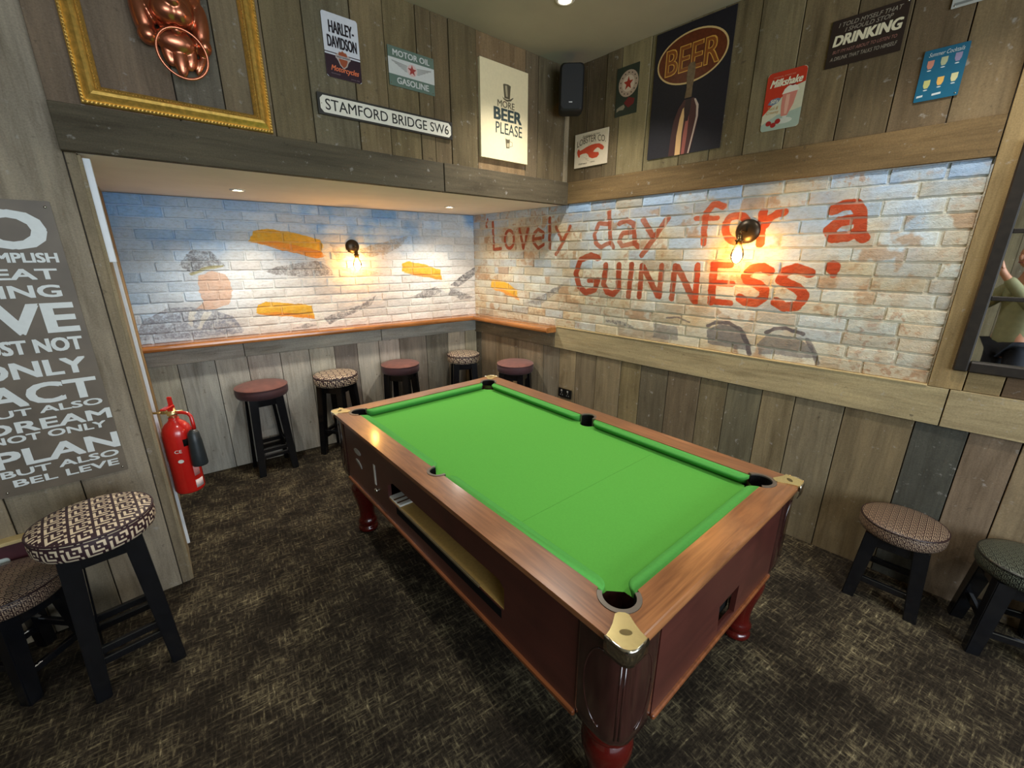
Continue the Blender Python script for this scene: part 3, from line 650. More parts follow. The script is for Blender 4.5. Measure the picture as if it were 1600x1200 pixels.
# brass corner castings
for fx, fy in ((1, 1), (-1, 1), (-1, -1), (1, -1)):
    def C(a, b): return ((HL+.003-a)*fx, (HW+.003-b)*fy)
    q = [(.03+.03*cos(radians(a))*-1, .03-.03*sin(radians(a))) for a in range(0, 91, 15)]
    out = [C(.0, .072), C(0, .03)] + [C(.03-.03*cos(radians(a)), .03-.03*sin(radians(a))) for a in (18, 36, 54, 72)] + [C(.03, 0), C(.072, 0)]
    neck = [C(.076, .022), C(.084, .044), C(.098, .072), C(.095, .083), C(.083, .095), C(.072, .098), C(.044, .084), C(.022, .076)]
    bm = bmesh.new(); add_prism(bm, out+neck, ZT-.004, ZT+.004)
    c = bm_obj('corner_plate', bm, BRASS, tab, label='brass corner plate')
    # rounded skirt hugging the corner below the plate
    bm = bmesh.new(); prof = [(.000, .005), (-.003, .0), (-.0035, -.012), (-.0025, -.035), (.001, -.052)]
    rings = []
    base = [(0, .074), (0, .05), (0, .03)] + [(.03-.03*cos(radians(a)), .03-.03*sin(radians(a))) for a in (18, 36, 54, 72)] + [(.03, 0), (.05, 0), (.074, 0)]
    for ofs, dz in prof:
        rr = []
        for i, (a, b) in enumerate(base):
            na = 1 if a <= .03 else 0; nb = 1 if b <= .03 else 0
            dx = ofs*(1 if b > .03 else 0 if a > .03 else (.03-a)/.03); dy = ofs*(1 if a > .03 else 0 if b > .03 else (.03-b)/.03)
            x, y = C(a+dx, b+dy); rr.append(bm.verts.new((x, y, ZT+dz)))
        rings.append(rr)
    for r0, r1 in zip(rings, rings[1:]):
        for i in range(len(r0)-1): bm.faces.new((r0[i], r0[i+1], r1[i+1], r1[i]))
    sk = bm_obj('corner_skirt', bm, CHROME, tab, smooth=True, label='polished corner cap')
    md = sk.modifiers.new('thick', 'SOLIDIFY'); md.thickness = .002; md.offset = 0
    mx, my = C(.045, .045); E = ellipse(0, 0, .016, .009, 18)
    ang = atan2(-fy, -fx) + pi/2
    eP = [(mx+x*cos(ang)-y*sin(ang), my+x*sin(ang)+y*cos(ang)) for x, y in E]
    prism('badge', eP, ZT+.004, ZT+.0046, plain('badge_dark', (96, 84, 50), .4, .6), c)
# cabinet
ZB = .425; ii = .016
def panel_y(fy, holes=()):
    """long side panel, local (x, z)"""
    M = Matrix.Translation((0, fy*(HW-ii), 0)) @ Matrix.Rotation(pi/2, 4, 'X')
    return prism('side_panel', [(-.90, ZB), (.90, ZB), (.90, .791), (-.90, .791)], (-.0 if fy > 0 else -.0), (.018 if fy > 0 else -.018), BODY, tab, M, holes=holes)
win = [(-.575, .548), (.245, .548), (.245, .556), (.245, .640), (.20, .655), (-.575, .655)][::-1]
panel_y(1, [[(-.575, .550), (-.575, .640), (-.55, .662), (.27, .662), (.335, .625), (.335, .550)]])
panel_y(-1)
for fx in (1, -1):
    M = Matrix.Translation((fx*(HL-ii), 0, 0)) @ Matrix.Rotation(pi/2, 4, 'Z') @ Matrix.Rotation(pi/2, 4, 'X')
    h = [[(-.03, .452), (.105, .452), (.11, .57), (-.045, .57)]] if fx < 0 else []
    h = [[(-x, z) for x, z in h[0]][::-1]] if h else []
    prism('end_panel', [(-.44, ZB), (.44, ZB), (.44, .791), (-.44, .791)], (-.018 if fx > 0 else 0), (0 if fx > 0 else .018), BODY, tab, M, holes=h)
box('cabinet_floor', -1.0, 1.0, -.56, .56, ZB, ZB+.015, BODY, tab)
# ball window: gold-lined trough behind the opening, striped plate at its far end
GOLD = plain('gold_baize_lining', (186, 150, 84), .6, var=.08, scale=90)
yin = HW-ii
box('ball_tray', -.60, .35, yin-.100, yin-.003, .546, .553, GOLD, tab, label='gold-brown lined ball tray')
box('tray_back', -.60, .35, yin-.106, yin-.100, .546, .70, BODY, tab)
box('tray_lip', -.43, .22, yin-.004, yin+.003, .546, .557, plain('grey_metal_lip', (130, 116, 88), .4, .6), tab, .001)
box('tray_shade_strip', -.56, .25, yin-.001, yin+.0008, .508, .544, BLACK, tab, label='dark strip painted as shade under the tray')  # flat black strip stands in for the shade below the lip
sp = box('score_plate', .22, .336, yin-.085, yin-.004, .553, .563, WHITEP, tab, .003, label='white striped plate')
for x in (.245, .280): box('stripe', x, x+.011, yin-.084, yin-.005, .563, .5638, plain('brown_stripe', (96, 70, 50), .5), sp)
box('coin_label', .478, .498, yin-.001, yin+.0012, .560, .676, WHITEP, tab, label='narrow white label')
prism('coin_slot_plate', ellipse(.718, .662, .046, .017, 24), yin, yin+.002, GREYP, tab, Matrix(((1, 0, 0, 0), (0, 0, 1, 0), (0, 1, 0, 0), (0, 0, 0, 1))))
prism('coin_slot_plate', [(.757, .604), (.742, .613), (.70, .606), (.68, .594), (.672, .575), (.69, .580), (.73, .594)], yin, yin+.002, GREYP, tab, Matrix(((1, 0, 0, 0), (0, 0, 1, 0), (0, 1, 0, 0), (0, 0, 0, 1))))
tube('coin_return', [(.475, yin-.002, .535), (.475, yin+.012, .532)], .012, CHROME, tab)
# cue ball return box behind the end opening
box('ball_return', -1.035+.02, -.97, -.13, .07, .44, .59, BLACK, tab)
# mouldings
for fy in (1, -1): box('moulding', -.90, .90, min(fy*(yin-.004), fy*(yin+.010)), max(fy*(yin-.004), fy*(yin+.010)), ZB-.006, ZB+.014, MOULD, tab, .004)
for fx in (1, -1): box('moulding', min(fx*(HL-ii-.004), fx*(HL-ii+.010)), max(fx*(HL-ii-.004), fx*(HL-ii+.010)), -.44, .44, ZB-.006, ZB+.012, MOULD, tab, .004)
# corner posts: chamfered, bulging outwards to the bottom, then turned legs
for fx, fy in ((1, 1), (-1, 1), (-1, -1), (1, -1)):
    bm = bmesh.new(); rings = []
    base = [(.155, .0), (.14, -.006), (.10, -.007), (.045, -.004), (.026, .004), (.015, .015), (.004, .026), (-.004, .045), (-.007, .10), (-.006, .14), (.0, .155), (.12, .155), (.155, .12)]
    for z, k, e in ((.791, 1, 0), (.77, 1, 0), (.738, 1, 0), (.60, 1, 0), (.47, 1, 0), (.43, .96, 0), (.405, .82, 0), (.392, .66, 0)):
        rings.append([bm.verts.new(((HL-ii-(.096+(a-.096)*k+e))*fx, (HW-ii-(.096+(b-.096)*k+e))*fy, z)) for a, b in base])
    for r0, r1 in zip(rings, rings[1:]):
        n = len(r0)
        for i in range(n): bm.faces.new((r0[i], r0[(i+1) % n], r1[(i+1) % n], r1[i]))
    bm.faces.new(rings[-1])
    p = bm_obj('corner_post', bm, POST, tab, smooth=False)
    for pol in p.data.polygons: pol.use_smooth = abs(pol.normal.z) < .5
    # raised oval beading on both faces of the post
    for fa in (0, 1):
        pts = []
        for i in range(25):
            t = -pi/2 + pi*i/24; d = .045 + .052*cos(t); z = .610 + .135*sin(t)
            if fa == 0: pts.append(((HL-ii-.014-d*1.1)*fx, (HW-ii+.0065)*fy, z))
            else: pts.append(((HL-ii+.0065)*fx, (HW-ii-.014-d*1.1)*fy, z))
        tube('bead', pts, .0022, POST, p)
    # paired vertical fillets on the chamfer
    for a in (.012, .020):
        tube('bead', [((HL-ii-a)*fx, (HW-ii-(.032-a))*fy, .735), ((HL-ii-a)*fx, (HW-ii-(.032-a))*fy, .455)], .0035, POST, p)
    lx, ly = (HL-.112)*fx, (HW-.112)*fy
    prof = [(0, 0), (.052, 0), (.060, .006), (.062, .018), (.056, .030), (.050, .036), (.052, .044), (.058, .056), (.060, .066), (.052, .080), (.047, .10), (.048, .14), (.056, .19), (.068, .24), (.077, .28), (.079, .31), (.073, .335), (.062, .350), (.058, .356), (.070, .364), (.080, .372), (.084, .384), (.082, .396), (.07, .404), (0, .404)]
    lg = lathe('leg', prof, RED, tab, Matrix.Translation((lx, ly, 0)), 32)
    lathe('foot_pad', [(0, -.0), (.055, 0), (.055, .005), (0, .005)], BLACK, lg, None, 20)

# ------------------------------------------------------------------ fabrics
def key_image(name, dark, light):
    n = 16; a = np.zeros((n, n))
    def r(x0, x1, y0, y1): a[y0:y1, x0:x1] = 1
    r(1, 3, 1, 11); r(1, 11, 1, 3); r(5, 7, 5, 13); r(5, 13, 5, 7); r(9, 11, 9, 11); r(13, 15, 1, 4); r(1, 4, 13, 15); r(9, 15, 13, 15); r(13, 15, 9, 15)
    S = 8; a = np.kron(a, np.ones((S, S))); h = a.shape[0]
    px = np.ones((h, h, 4), np.float32); d, l = np.array(dark)/255, np.array(light)/255
    px[..., :3] = a[..., None]*l + (1-a[..., None])*d
    im = bpy.data.images.new(name, h, h); im.pixels.foreach_set(px.ravel()); im.update(); im.pack(); return im
def key_mat(name, dark, light, unit, rough=.6, metal=0):
    k = N(name); k.set(Roughness=rough, Metallic=metal); im = key_image(name, dark, light)
    uv = k.n('ShaderNodeTexCoord'); mp = k.mapping(uv.outputs['UV'], (1/unit, 1/unit, 1), (0, 0, .0))
    tx = k.n('ShaderNodeTexImage', image=im, interpolation='Cubic'); k.l(mp, tx.inputs[0])
    nz = k.noise(uv.outputs['UV'], 900, 2); c = k.mix(1.0, tx.outputs[0], k.ramp(nz, [(.3, (.8, .8, .8)), (.7, (1.15, 1.15, 1.15))]), 'MULTIPLY')
    k.l(c, k.b.inputs['Base Color']); k.bump(tx.outputs[0], .5, .002); return k.m
KEY = key_mat('key_pattern_fabric', (52, 30, 36), (222, 204, 174), .066)
KEYF = key_mat('fine_key_pattern_fabric', (44, 28, 28), (158, 136, 112), .026, .32)
KEYG = key_mat('fine_grey_green_fabric', (28, 30, 27), (96, 102, 88), .026, .32)
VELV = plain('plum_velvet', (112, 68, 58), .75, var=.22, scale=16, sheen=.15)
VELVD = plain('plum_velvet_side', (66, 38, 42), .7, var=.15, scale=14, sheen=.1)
LEGB = plain('black_gloss_paint', (16, 17, 20), .22, var=.2, coat=.4)

def cushion_mesh(R, h, mat, mat2, parent, z, name='seat'):
    """upholstered round pad with piped edge; uv unrolled outwards from its centre"""
    prof = [(0, h+.012), (R*.35, h+.011), (R*.7, h+.006), (R*.9, h-.001), (R*.965, h-.007), (R*.995, h-.010), (R*.985, h-.016), (R, h-.024), (R*1.01, h*.5), (R*1.0, h*.22), (R*.96, .004), (R*.9, 0), (0, 0)]
    bm = bmesh.new(); add_lathe(bm, prof, 40); bmesh.ops.recalc_face_normals(bm, faces=bm.faces)
    uvl = bm.loops.layers.uv.new('UV'); acc = {}; d = 0
    for a, b in zip(prof, prof[1:]):
        acc[(round(a[0], 5), round(a[1], 5))] = d; d += math.hypot(a[0]-b[0], a[1]-b[1])
    acc[(0, 0)] = d
    for f in bm.faces:
        side = all(v.co.z < h-.008 for v in f.verts)
        for lp in f.loops:
            v = lp.vert.co; r = math.hypot(v.x, v.y); th = atan2(v.y, v.x)
            fc = f.calc_center_median(); tf = atan2(fc.y, fc.x)
            if side and r > R*.5:
                while th-tf > pi: th -= 2*pi
                while th-tf < -pi: th += 2*pi
                lp[uvl].uv = (th*R, v.z)
            else: lp[uvl].uv = (v.x, v.y)
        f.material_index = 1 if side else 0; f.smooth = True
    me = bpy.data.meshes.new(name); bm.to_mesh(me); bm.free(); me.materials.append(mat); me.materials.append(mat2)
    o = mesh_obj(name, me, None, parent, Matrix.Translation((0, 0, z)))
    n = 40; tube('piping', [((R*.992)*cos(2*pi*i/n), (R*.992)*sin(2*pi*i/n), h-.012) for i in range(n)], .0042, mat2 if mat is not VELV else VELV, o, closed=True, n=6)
    return o
def leg_pt(sx, sy, z, H, a0, a1):
    t = 1 - z/H; d = a0 + (a1-a0)*t; return (sx*d, sy*d)
def make_stool(label, x, y, rot, H, R, mat, mat2, group='pub stools around the pool table', name='bar_stool', a0=.090, a1=.122, lw=.0265):
    st = thing(name, label, 'stool', Matrix.Translation((x, y, 0)) @ Matrix.Rotation(rot, 4, 'Z'), group)
    hs = .102 if H > .6 else .092; zl = H - hs
    cushion_mesh(R, hs-.012, mat, mat2, st, zl)
    for sx, sy in ((-1, -1), (1, -1), (1, 1), (-1, 1)):
        bm = bmesh.new(); r = []
        for z, w in ((0, lw*.92), (zl, lw*1.15)):
            cx, cy = leg_pt(sx, sy, z, zl, a0, a1)
            r.append([bm.verts.new((cx+dx*w, cy+dy*w, z)) for dx, dy in ((-1, -1), (1, -1), (1, 1), (-1, 1))])
        for i in range(4): bm.faces.new((r[0][i], r[0][(i+1) % 4], r[1][(i+1) % 4], r[1][i]))
        bm.faces.new(r[0][::-1]); bm.faces.new(r[1])
        bmesh.ops.bevel(bm, geom=[e for e in bm.edges if abs(e.verts[0].co.z-e.verts[1].co.z) > .1], offset=.004, segments=2, affect='EDGES')
        bm_obj('leg', bm, LEGB, st)
    for k in range(4):
        M = Matrix.Rotation(k*pi/2, 4, 'Z'); da = a0*1.03
        box('apron', -da+.02, da-.02, -da-.018, -da+.006, zl-.066, zl-.002, LEGB, st, .003, M)
        for zz in ((.155, .205) if k % 2 == 0 else (.215,)) if H > .6 else ((.11,) if k % 2 == 0 else (.15,)):
            d = leg_pt(1, 1, zz, zl, a0, a1)[0]
            box('stretcher', -d+.015, d-.015, -d-.010, -d+.010, zz-.016, zz+.016, LEGB, st, .003, M)
    return st
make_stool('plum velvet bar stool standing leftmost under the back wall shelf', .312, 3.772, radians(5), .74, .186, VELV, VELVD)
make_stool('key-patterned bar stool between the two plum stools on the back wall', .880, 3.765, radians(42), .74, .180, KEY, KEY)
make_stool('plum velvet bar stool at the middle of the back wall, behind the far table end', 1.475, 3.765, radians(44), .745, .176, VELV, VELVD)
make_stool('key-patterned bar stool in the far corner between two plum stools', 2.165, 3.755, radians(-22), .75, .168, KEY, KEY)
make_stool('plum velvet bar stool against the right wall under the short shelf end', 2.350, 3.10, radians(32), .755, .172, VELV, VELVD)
make_stool('large bold key-patterned bar stool in front of the lettered sign', -.470, 2.138, radians(10), .745, .184, KEY, KEY)
make_stool('low stool with fine shiny patterned seat cut by the left picture edge', -.808, 2.32, radians(48), .475, .172, KEYF, KEYF, name='low_stool')
make_stool('low stool with fine brown patterned seat at right beyond the pool table', 2.652, .280, radians(-84), .465, .166, KEYF, KEYF, name='low_stool')
make_stool('low stool with dark grey-green patterned seat cut by the right picture edge', 2.700, -.135, radians(-70), .465, .166, KEYG, KEYG, name='low_stool')

# ------------------------------------------------------------------ shelf, lights
SHELF = wood_mat('shelf_pine', (132, 80, 36), (184, 122, 64), .25, .5, 0)
sh = thing('wall_shelf', 'narrow varnished orange-brown drinks shelf running round the alcove walls', 'shelf')
def shelf_profile(F, s0, s1, d, endcap, t0, t1):
    bm = bmesh.new(); P = [(0, 1.050), (d-.012, 1.050), (d-.003, 1.056), (d, 1.070), (d-.002, 1.085), (d-.012, 1.094), (d-.03, 1.096), (0, 1.096)]
    r0 = [bm.verts.new((s0 + t0*p[0], p[1], p[0])) for p in P]; r1 = [bm.verts.new((s1 - t1*p[0], p[1], p[0])) for p in P]
    n = len(P)
    for i in range(n): bm.faces.new((r0[i], r0[(i+1) % n], r1[(i+1) % n], r1[i]))
    bm.faces.new(r0[::-1]); bm.faces.new(r1); bm_obj('shelf_board', bm, SHELF, sh, F)
shelf_profile(FA, .0, 2.826, .125, False, 0, .9); shelf_profile(FB, 0, 1.20, .125, True, .9, .25)

GLASS = None
def glass_mat():
    k = N('clear_bulb_glass'); t = k.n('ShaderNodeBsdfTransparent'); t.inputs[0].default_value = (1, .97, .90, 1)
    g = k.n('ShaderNodeBsdfGlossy'); g.inputs['Roughness'].default_value = .05
    f = k.n('ShaderNodeFresnel'); f.inputs[0].default_value = 1.35; m = k.n('ShaderNodeMixShader')
    k.l(f.outputs[0], m.inputs[0]); k.l(t.outputs[0], m.inputs[1]); k.l(g.outputs[0], m.inputs[2])
    k.l(m.outputs[0], k.t.nodes['Material Output'].inputs[0]); return k.m
GLASS = glass_mat()
FIL = emis('glowing_filament', (255, 184, 96), FILAMENT)
ANT = plain('antique_brass', (96, 78, 46), .3, .9, var=.1)
def sconce(F, s, z, R, drop, out, label):
    t = thing('wall_lamp', label, 'wall lamp', at(F, s, z), 'filament wall lamps on the mural')
    lathe('back_plate', [(0, .032), (R*.5, .030), (R*.85, .022), (R, .010), (R, .0), (0, 0)], plain('dark_bronze', (58, 50, 38), .35, .7), t, None, 32)
    tube('arm', [(0, 0, .03), (0, 0, out-.015), (0, -.008, out-.003), (0, -.02, out)], .006, ANT, t)
    dz = -drop
    M = Matrix.Translation((0, dz, out)) @ Matrix.Rotation(-pi/2, 4, 'X')   # local z of lathe -> up
    h = lathe('bulb_holder', [(0, .098), (.010, .098), (.014, .090), (.016, .072), (.024, .068), (.024, .062), (.018, .058), (.018, .042), (0, .042)], ANT, t, M, 20)
    lathe('bulb', [(.014, .046), (.018, .036), (.030, .014), (.036, -.012), (.034, -.034), (.022, -.056), (.008, -.066), (0, -.068)], GLASS, t, M, 24)
    bm = bmesh.new(); add_lathe(bm, [(0, .024), (.010, .018), (.024, -.008), (.027, -.030), (.018, -.050), (0, -.056)], 14); bm_obj('filament', bm, FIL, t, M, smooth=True)
    return t
sconce(FA, 1.565, 1.785, .060, .135, .10, 'bare filament bulb wall lamp glowing between the painted shapes on the back wall')
sconce(FB, 2.679, 1.850, .070, .120, .12, 'bare filament bulb wall lamp glowing among the red painted letters')
def downlight(x, y, z, R, label, strength=DOWN_EM):
    t = thing('downlight', label, 'ceiling light', Matrix.Translation((x, y, z)), 'recessed ceiling spotlights')
    lathe('trim_ring', [(R*.62, -.001), (R*.66, -.006), (R*.9, -.006), (R, -.001), (R, .002), (R*.62, .002)], plain('white_trim', (225, 222, 212), .4), t, None, 28)
    lathe('lamp_face', [(0, -.002), (R*.4, -.002), (R*.62, -.0015), (R*.62, .001), (0, .001)], emis('lamp_face_glow', (255, 242, 205), strength), t, None, 20)
downlight(.342, 3.361, 2.106, .045, 'small recessed spotlight in the alcove ceiling above the left plum stool')
downlight(1.88, 3.413, 2.106, .045, 'small recessed spotlight in the alcove ceiling nearer the corner')
downlight(1.93, 2.10, 3.060, .055, 'recessed ceiling spotlight above the far end of the pool table')
# ------------------------------------------------------------------ socket, trunking
sk = thing('power_socket', 'black double power socket with silver top edge low on the right wall', 'socket', at(FB, 1.322, .502, .010))
prism('face_plate', rrect(.146, .086, .008), 0, .012, plain('black_plastic', (18, 18, 18), .3), sk)
box('metal_edge', -.072, .072, .040, .0445, .0, .0135, CHROME, sk)
for x in (-.036, .036):
    box('switch', x-.008, x+.008, .014, .030, .012, .0165, plain('grey_switch', (150, 148, 140), .4), sk, .001)
    for dx, dy in ((0, .002), (-.011, -.018), (.011, -.018)): box('pin_hole', x+dx-.003, x+dx+.003, dy-.004, dy+.004, .0118, .0124, GREYP, sk)
WHT = plain('white_pvc', (220, 226, 232), .35, var=.03)
tr = thing('cable_trunking', 'white plastic cable trunking running down the alcove return at left', 'trunking', FR)
box('trunking_channel', .030, .075, 1.68, 2.095, .008, .034, WHT, tr, .002)
box('trunking_channel', .082, .100, 1.70, 2.095, .008, .022, WHT, tr, .002)
box('trunking_channel', .30, .322, .05, 1.70, .008, .024, WHT, tr, .002)
# ------------------------------------------------------------------ fire extinguisher
REDX = plain('extinguisher_red', (196, 30, 24), .25, var=.05, coat=.6)
ex = thing('fire_extinguisher', 'red fire extinguisher with black horn hung on the alcove return', 'fire extinguisher', Matrix.Translation((-.200, 2.80, .432)) @ Matrix.Rotation(radians(-25), 4, 'Z'))
lathe('cylinder', [(0, .0), (.055, 0), (.066, .006), (.070, .018), (.070, .34), (.068, .362), (.060, .388), (.045, .408), (.030, .420), (.024, .430), (.024, .440), (0, .440)], REDX, ex, None, 40)
vl = lathe('valve', [(0, .438), (.020, .438), (.020, .452), (.026, .456), (.026, .470), (.016, .476), (.014, .492), (0, .494)], BRASS, ex, None, 20)
tube('valve_stub', [(-.05, 0, .468), (.05, 0, .468)], .010, BRASS, vl)
tube('bracket', [(-.04, 0, .468), (-.10, .0, .468), (-.106, 0, .45), (-.106, 0, .37)], .006, plain('tarnished_brass', (190, 160, 100), .3, .9), ex)
tube('pressure_pin', [(-.012, 0, .486), (-.034, -.02, .494), (-.046, -.022, .485)], .0035, BRASS, ex)
bm = bmesh.new(); add_box(bm, -.012, .012, -.016, .012, .48, .500); add_box(bm, -.014, .014, -.075, .010, .500, .510, .003); add_box(bm, -.011, .011, -.004, .010, .505, .555, .004)
bm_obj('lever_handle', bm, REDX, ex)
tube('hose', [(.02, -.006, .466), (.05, -.012, .468), (.082, -.018, .462), (.094, -.02, .445), (.098, -.022, .40), (.099, -.024, .372)], .009, REDX, ex)
lathe('discharge_horn', [(0, 0), (.036, 0), (.038, .006), (.036, .06), (.032, .14), (.026, .19), (.014, .205), (0, .206)], plain('horn_black', (38, 44, 46), .4), ex, Matrix.Translation((.096, -.038, .168)), 24)
def wrap_label(name, a0, a1, z0, z1, r, mat, parent):
    bm = bmesh.new(); n = 12
    p = [[bm.verts.new((r*cos(radians(a0+(a1-a0)*i/n)), r*sin(radians(a0+(a1-a0)*i/n)), z)) for i in range(n+1)] for z in (z0, z1)]
    for i in range(n): bm.faces.new((p[0][i], p[0][i+1], p[1][i+1], p[1][i]))
    o = bm_obj(name, bm, mat, parent, smooth=True); m = o.modifiers.new('t', 'SOLIDIFY'); m.thickness = .0006; return o
wrap_label('black_label', -50, 10, .285, .325, .0708, BLACK, ex)
wrap_label('white_label', -178, -140, .045, .20, .0708, plain('pale_label', (205, 205, 215), .5), ex)
wrap_label('white_label', -38, 0, .028, .075, .0708, plain('pale_label2', (225, 200, 195), .5), ex)
wrap_label('printed_text', -36, -8, .10, .17, .0707, plain('pink_print', (225, 150, 145), .5), ex)
for dz, w_ in ((.262, .018), (.205, .013)):
    M = Matrix.Translation((.0709*cos(radians(-72)), .0709*sin(radians(-72)), dz)) @ Matrix.Rotation(radians(18), 4, 'Z') @ Matrix.Rotation(pi/2, 4, 'X')
    if dz > .25: text_mesh('printed_mark', 'CE', -.018, .014, -.008, .010, WHITEP, ex, z=.0015, bold=.01, M=M)
    else: prism('round_mark', ellipse(-.0, 0, .013, .010, 20), .0, .0018, WHITEP, ex, M)

# ------------------------------------------------------------------ wall signs
def sign(name, label, F, s0, s1, z0, z1, mat, r=.008, th=.0015, off=.0125, tilt=0, cat='sign', curl=0):
    w, h = s1-s0, z1-z0
    M = at(F, (s0+s1)/2, (z0+z1)/2, off) @ Matrix.Rotation(tilt, 4, 'Z')
    t = thing(name, label, cat, M, 'signs and posters on the upper walls' if F is not FP else None)
    bm = bmesh.new(); add_prism(bm, rrect(w, h, max(r, .001), 5), 0, th); bm_obj('plate', bm, mat, t)
    t['w'], t['h'] = w, h; t['th'] = th
    return t
def S_(t): return t['w'], t['h'], t['th']
def fpoly(t, name, pts, mat, lv=1, label=None):
    """flat print: polygon in fractions of the plate (0..1 from lower left)"""
    w, h, th = S_(t); P = [((x-.5)*w, (y-.5)*h) for x, y in pts]
    return prism(name, P, th, th+.0003*lv, mat, t, label=label)
def ftext(t, s, x0, x1, y0, y1, mat, lv=3, **k):
    w, h, th = S_(t)
    return text_mesh('lettering', s, (x0-.5)*w, (x1-.5)*w, (y0-.5)*h, (y1-.5)*h, mat, t, z=th+.0003*lv+.0002, **k)
def fscrew(t, x, y, r=.0035):
    w, h, th = S_(t); lathe('screw', [(0, .002), (r*.7, .0018), (r, 0), (0, 0)], CHROME, t, Matrix.Translation(((x-.5)*w, (y-.5)*h, th)), 10)
def star(cx, cy, r, n=5, k=.42, rot=pi/2, ax=1, ay=1): return [(cx+ax*(r if i % 2 == 0 else r*k)*cos(rot+pi*i/n), cy+ay*(r if i % 2 == 0 else r*k)*sin(rot+pi*i/n)) for i in range(2*n)]
def P(name, rgb, rough=.35, var=.03, **k): return plain('print_'+name, rgb, rough, var=var, scale=60, **k)

# tall black and white enamel sign
t = sign('metal_sign', 'white and dark purple enamel motorcycle sign with a shield badge above the long street sign', FK, 1.055, 1.238, 2.594, 2.876, P('cold_white', (206, 208, 214)), .012)
fpoly(t, 'dark_panel', [(.0, .035), (.06, .0), (.94, .0), (1, .035), (1, .36), (.0, .36)], P('aubergine', (44, 22, 34)))
fpoly(t, 'stripe', [(0, .385), (1, .385), (1, .40), (0, .40)], P('aubergine', (44, 22, 34)))
ftext(t, 'HARLEY-', .17, .88, .70, .885, P('ink', (26, 18, 26)), bold=.03)
ftext(t, 'DAVIDSON', .10, .93, .475, .66, P('ink', (26, 18, 26)), bold=.03)
fpoly(t, 'shield', [(.36, .40), (.40, .44), (.46, .44), (.5, .47), (.54, .44), (.60, .44), (.64, .40), (.70, .385), (.70, .33), (.64, .28), (.60, .22), (.5, .17), (.40, .22), (.36, .28), (.30, .33), (.30, .385)], P('shield_edge', (176, 160, 150)), 2)
fpoly(t, 'shield_field', [(.38, .40), (.41, .43), (.46, .43), (.5, .455), (.54, .43), (.59, .43), (.62, .40), (.62, .30), (.58, .235), (.5, .19), (.42, .235), (.38, .30)], P('rust', (150, 74, 44)), 3)
fpoly(t, 'shield_bar', [(.29, .325), (.71, .325), (.71, .375), (.29, .375)], P('bar', (186, 176, 172)), 4)
ftext(t, 'HARLEY-DAVIDSON', .31, .69, .335, .365, P('ink', (26, 18, 26)), lv=5, bold=.02)
ftext(t, 'Motorcycles', .13, .93, .085, .20, P('orange', (216, 112, 70)), lv=3, shear=.35, bold=.02, rot=0)
ftext(t, 'MILWAUKEE', .13, .38, .06, .075, P('dim', (140, 120, 130)), lv=3)
ftext(t, 'SINCE 1903', .68, .93, .03, .045, P('dim', (140, 120, 130)), lv=3)
# green motor oil sign
t = sign('metal_sign', 'green and white tin sign about motor oil with a winged red star', FK, 1.400, 1.691, 2.631, 2.822, P('oil_green', (92, 112, 100)), .004)
fpoly(t, 'white_band', [(0, .30), (1, .30), (1, .72), (0, .72)], P('pale', (196, 198, 194)))
ftext(t, 'MOTOR OIL', .10, .90, .775, .93, P('pale', (206, 208, 204)), bold=.03)
ftext(t, 'GASOLINE', .16, .86, .08, .245, P('pale', (206, 208, 204)), bold=.03)
for sg in (1, -1):
    for k in range(5):
        y = .60-.035*k; fpoly(t, 'wing_feather', [(.5+sg*.09, y), (.5+sg*(.44-.06*k), y+.055-.012*k), (.5+sg*(.42-.07*k), y+.015-.01*k), (.5+sg*.09, y-.022)], P('feather', (150, 150, 146)), 2)
fpoly(t, 'roundel', ellipse(.5, .51, .115, .17), P('pale', (196, 198, 194)), 3); fpoly(t, 'roundel_edge', ellipse(.5, .51, .105, .155), P('pinkish', (206, 176, 170)), 4)
fpoly(t, 'star', star(.5, .51, .15, ax=.66, ay=1), P('star_red', (150, 60, 56)), 5)
for q in ((.03, .95), (.95, .95), (.95, .05), (.03, .06)): fscrew(t, *q)
# street sign
t = sign('street_sign', 'long white street name sign with black frame and notched corners', FK, .988, 1.799, 2.411, 2.509, P('sign_black', (44, 42, 38)), .001, .012, .014)
def notch(x, y, cx, cy): return [(x+cx, y), (1-x-cx, y), (1-x, y+cy), (1-x, 1-y-cy), (1-x-cx, 1-y), (x+cx, 1-y), (x, 1-y-cy), (x, y+cy)]
fpoly(t, 'white_face', notch(.014, .10, .02, .17), P('sign_white', (226, 222, 206)), 3)
ftext(t, 'STAMFORD BRIDGE SW6', .045, .965, .24, .76, P('ink2', (30, 28, 28)), lv=5, bold=.006)
for x in (.022, .978): fscrew(t, x, .5, .003)
# beer poster on canvas
t = sign('poster_board', 'large cream board with top hat and bold beer lettering beside the speaker', FK, 2.017, 2.433, 2.346, 2.915, P('cream', (226, 212, 172), .6), .002, .022, .012)
G = P('slate_ink', (62, 74, 72)); G2 = P('pencil', (96, 88, 70))
ftext(t, 'MORE', .34, .70, .565, .635, G2, bold=.015)
ftext(t, 'BEER', .26, .86, .425, .555, G, bold=.055)
ftext(t, 'PLEASE', .30, .87, .285, .405, G, bold=.005)
fpoly(t, 'hat_crown', [(.485, .665), (.47, .74), (.46, .80), (.475, .81), (.56, .815), (.62, .805), (.61, .74), (.60, .665)], G2, 2)
fpoly(t, 'hat_light', [(.52, .685), (.505, .74), (.50, .795), (.54, .80), (.55, .74), (.555, .685)], P('hat_grey', (178, 166, 134)), 3)
fpoly(t, 'hat_brim', [(.45, .67), (.44, .678), (.47, .65), (.54, .636), (.62, .65), (.68, .69), (.66, .69), (.60, .665), (.54, .655), (.48, .662)], G2, 4)
